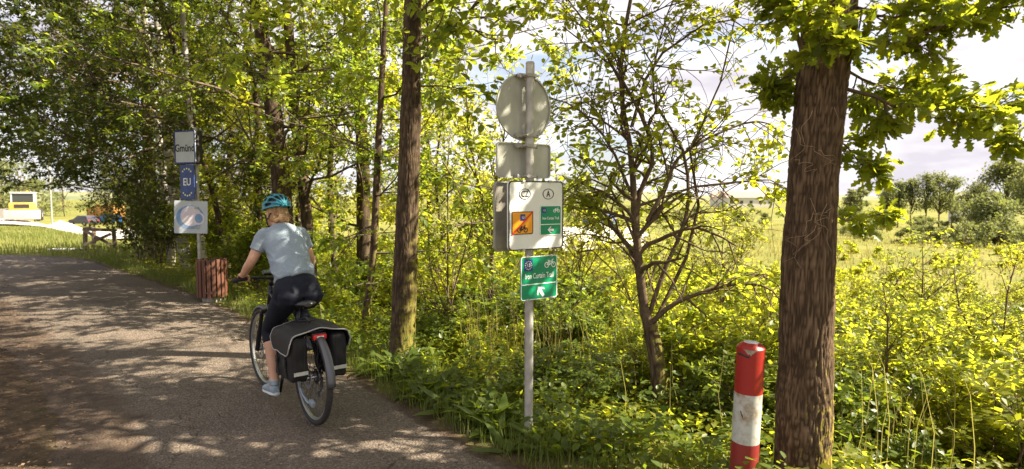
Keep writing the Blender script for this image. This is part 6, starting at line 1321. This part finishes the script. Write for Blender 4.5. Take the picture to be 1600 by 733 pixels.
# shoes
for an, s_, tilt in ((ANL, 1, R(-4)), (ANR, -1, R(8))):
    Rt = A_(Matrix.Rotation(-tilt, 3, 'Y')); hb_ = an + A_((-.045, 0, -.085)); up_, so = MB(), MB()
    def fp(x_, z_): return hb_ + Rt @ A_((x_, 0, z_))
    sec = [(0.0, .024, .030, .050), (.03, .034, .046, .062), (.07, .036, .056, .066), (.12, .040, .044, .052), (.18, .045, .032, .038), (.225, .042, .026, .028), (.25, .026, .02, .022), (.262, .008, .012, .018)]
    up_.loft([(fp(x_, h_ * .9), A_((0, w_, 0)), Rt @ A_((0, 0, h_))) for x_, w_, h_, z_ in sec], 18); up_.loft([(fp(.045, .075), A_((.048, 0, 0)), A_((0, .038, 0))), (fp(.05, .115), A_((.042, 0, 0)), A_((0, .038, 0)))], 18)
    ume = remesh(up_, .005, 5, 'shoe'); so_ = link('shoe', ume, M['shoe'], rider)
    for p in ume.polygons: p.use_smooth = True
    so.loft([(fp(-.006, .004), A_((0, .020, 0)), Rt @ A_((0, 0, .014))), (fp(.03, .002), A_((0, .037, 0)), Rt @ A_((0, 0, .016))), (fp(.12, .001), A_((0, .041, 0)), Rt @ A_((0, 0, .014))), (fp(.19, .002), A_((0, .048, 0)), Rt @ A_((0, 0, .013))), (fp(.245, .006), A_((0, .034, 0)), Rt @ A_((0, 0, .011))), (fp(.27, .010), A_((0, .010, 0)), Rt @ A_((0, 0, .008)))], 18); so.build('sole', M['sole'], so_, smooth=True)
# hair with a low knot under the helmet
hr = MB(); hr.loft([(hp(-.030, 0, -.075), lat * .048, fwd * .045), (hp(-.022, 0, -.045), lat * .068, fwd * .082), (hp(-.010, 0, 0), lat * .079, fwd * .094), (hp(-.008, 0, .05), lat * .079, fwd * .094), (hp(-.008, 0, .10), lat * .06, fwd * .07)], 24)
limb_loft(hr, [hp(-.085, -.03, -.03), hp(-.108, .0, -.045), hp(-.098, .035, -.06), hp(-.08, .055, -.055)], [.024, .028, .022, .016], 12); limb_loft(hr, [hp(-.09, .02, -.025), hp(-.112, -.012, -.035), hp(-.10, -.035, -.055), hp(-.085, -.04, -.075)], [.02, .025, .02, .012], 12)
def hwr(co): q = co - HC; return (1 - np.abs(2 * vnoise(np.stack([q[:, 1] * 40 + q[:, 2] * 90, q[:, 2] * 60, q[:, 0] * 50], -1), 41) - 1)) ** 2 * .006 - .002
hme = remesh(hr, .005, 4, 'hair', hwr); link('hair', hme, M['hair'], rider)
for p in hme.polygons: p.use_smooth = True
mb = MB()
for i in range(70):
    rq = np.random.default_rng(i); p0 = hp(-.085 + rq.normal(0, .01), rq.uniform(-.06, .06), -.02 + rq.normal(0, .02)); p1_ = p0 + A_((-.02, rq.normal(0, .015), -.03)); p2_ = p1_ + A_((.005, rq.normal(0, .02), -.03)); mb.tube([p0, p1_, p2_], [.0012, .0009, .0004], 4, caps=False)
mb.build('loose_strands', M['hair'], rider)
# helmet: ribbed shell with open vents over a liner darkened to put shade in them
hel_c = hp(-.008, 0, .045); nu, nv = 120, 96; RX, RY, RZ = .142, .106, .112
tilt_h = Matrix.Rotation(R(6), 3, 'Y')
Vh, keep = [], []
U, W_ = np.meshgrid(np.linspace(-1, 1, nu), np.linspace(-1, 1, nv), indexing='ij')   # U: back(-1)..front(1) azimuth-like, W: side to side over the top
lon = U * R(96); la = W_ * R(97)
X_ = np.sin(lon) * np.cos(la * .55); Y_ = np.sin(la) * np.cos(lon * .92); Z_ = np.cos(lon) * np.cos(la)
d_ = unit(np.stack([X_, Y_, Z_], -1)); rr = 1 / np.sqrt((d_[..., 0] / RX) ** 2 + (d_[..., 1] / RY) ** 2 + (d_[..., 2] / RZ) ** 2)
th_ = np.degrees(np.arctan2(d_[..., 1] / RY, np.maximum(d_[..., 2], -.3) / RZ)); xx = d_[..., 0] * rr / RX      # lateral angle and front-back position
vent = np.zeros_like(th_, bool)
for cth, hw, x0, x1 in ((0, 9, -.90, -.46), (0, 9, -.34, .24), (0, 8, .36, .85), (28, 9, -.90, -.50), (-28, 9, -.90, -.50), (28, 9, -.38, .24), (-28, 9, -.38, .24), (26, 8, .36, .85), (-26, 8, .36, .85), (56, 9, -.80, -.28), (-56, 9, -.80, -.28), (55, 8.5, -.14, .60), (-55, 8.5, -.14, .60), (80, 6, -.62, -.10), (-80, 6, -.62, -.10)):
    c0 = (x0 + x1) / 2; l0 = (x1 - x0) / 2; vent |= (((th_ - cth - 8 * np.sign(cth) * (xx - c0)) / hw) ** 2 + (np.abs(xx - c0) / l0) ** 3) < 1
rib = 1 - .025 * np.cos(np.radians(th_) * 360 / 28)
zlow = np.where(xx < 0, -.52 - .0 * xx, -.30 + .0 * xx) + .10 * np.clip(xx, -1, 1) ; ok = d_[..., 2] * rr / RZ > zlow
Pt = d_ * (rr * rib)[..., None]; Pt = Pt @ A_(tilt_h).T; Pt = hel_c + Pt[..., 0:1] * fwd + Pt[..., 1:2] * lat + Pt[..., 2:3] * upv
idx = np.arange(nu * nv).reshape(nu, nv); F = np.stack([idx[:-1, :-1], idx[1:, :-1], idx[1:, 1:], idx[:-1, 1:]], -1)
good = (ok & ~vent); gf = good[:-1, :-1] & good[1:, :-1] & good[1:, 1:] & good[:-1, 1:]
hmesh = np_mesh('helmet', Pt.reshape(-1, 3), F[gf].reshape(-1, 4), smooth=True)
bm = bmesh.new(); bm.from_mesh(hmesh); bmesh.ops.delete(bm, geom=[v for v in bm.verts if not v.link_faces], context='VERTS'); bmesh.ops.remove_doubles(bm, verts=bm.verts[:], dist=1e-5); bmesh.ops.smooth_vert(bm, verts=[v for v in bm.verts if v.is_boundary], factor=.5, use_axis_x=True, use_axis_y=True, use_axis_z=True); bmesh.ops.recalc_face_normals(bm, faces=bm.faces[:]); bm.to_mesh(hmesh); bm.free()
for p in hmesh.polygons: p.use_smooth = True
helm = link('helmet', hmesh, M['helmet'], rider); sm = helm.modifiers.new('thick', 'SOLIDIFY'); sm.thickness = .012; sm.offset = -1
gl = (ok[:-1, :-1] & ok[1:, :-1] & ok[1:, 1:] & ok[:-1, 1:]); Pl = hel_c + (Pt - hel_c) * .84; lmesh = np_mesh('liner', Pl.reshape(-1, 3), F[gl].reshape(-1, 4), smooth=True); bm = bmesh.new(); bm.from_mesh(lmesh); bmesh.ops.delete(bm, geom=[v for v in bm.verts if not v.link_faces], context='VERTS'); bm.to_mesh(lmesh); bm.free(); link('liner', lmesh, M['liner'], helm)
mb = MB(); mb.tube([hp(.05, .078, .0), hp(.02, .076, -.05), hp(.035, .058, -.10), hp(.05, .0, -.125)], .006, 6); mb.tube([hp(-.06, .074, .0), hp(-.02, .077, -.035), hp(.02, .076, -.05)], .005, 6); mb.tube([hp(.05, -.078, .0), hp(.02, -.076, -.05), hp(.035, -.058, -.10), hp(.05, .0, -.125)], .006, 6); mb.build('chin_strap', M['strap'], helm, smooth=True)
mb = MB(); mb.loft([(hp(-.098, 0, -.018), lat * .030, upv * .016), (hp(-.108, 0, -.018), lat * .024, upv * .012)], 14); mb.build('fit_dial', M['strap'], helm)
print('TRIS', sum(len(o.data.loop_triangles) if not o.data.calc_loop_triangles() else 0 for o in {o.data.name: o for o in bpy.data.objects if o.type == 'MESH'}.values()), 'OBJ', len(bpy.data.objects))
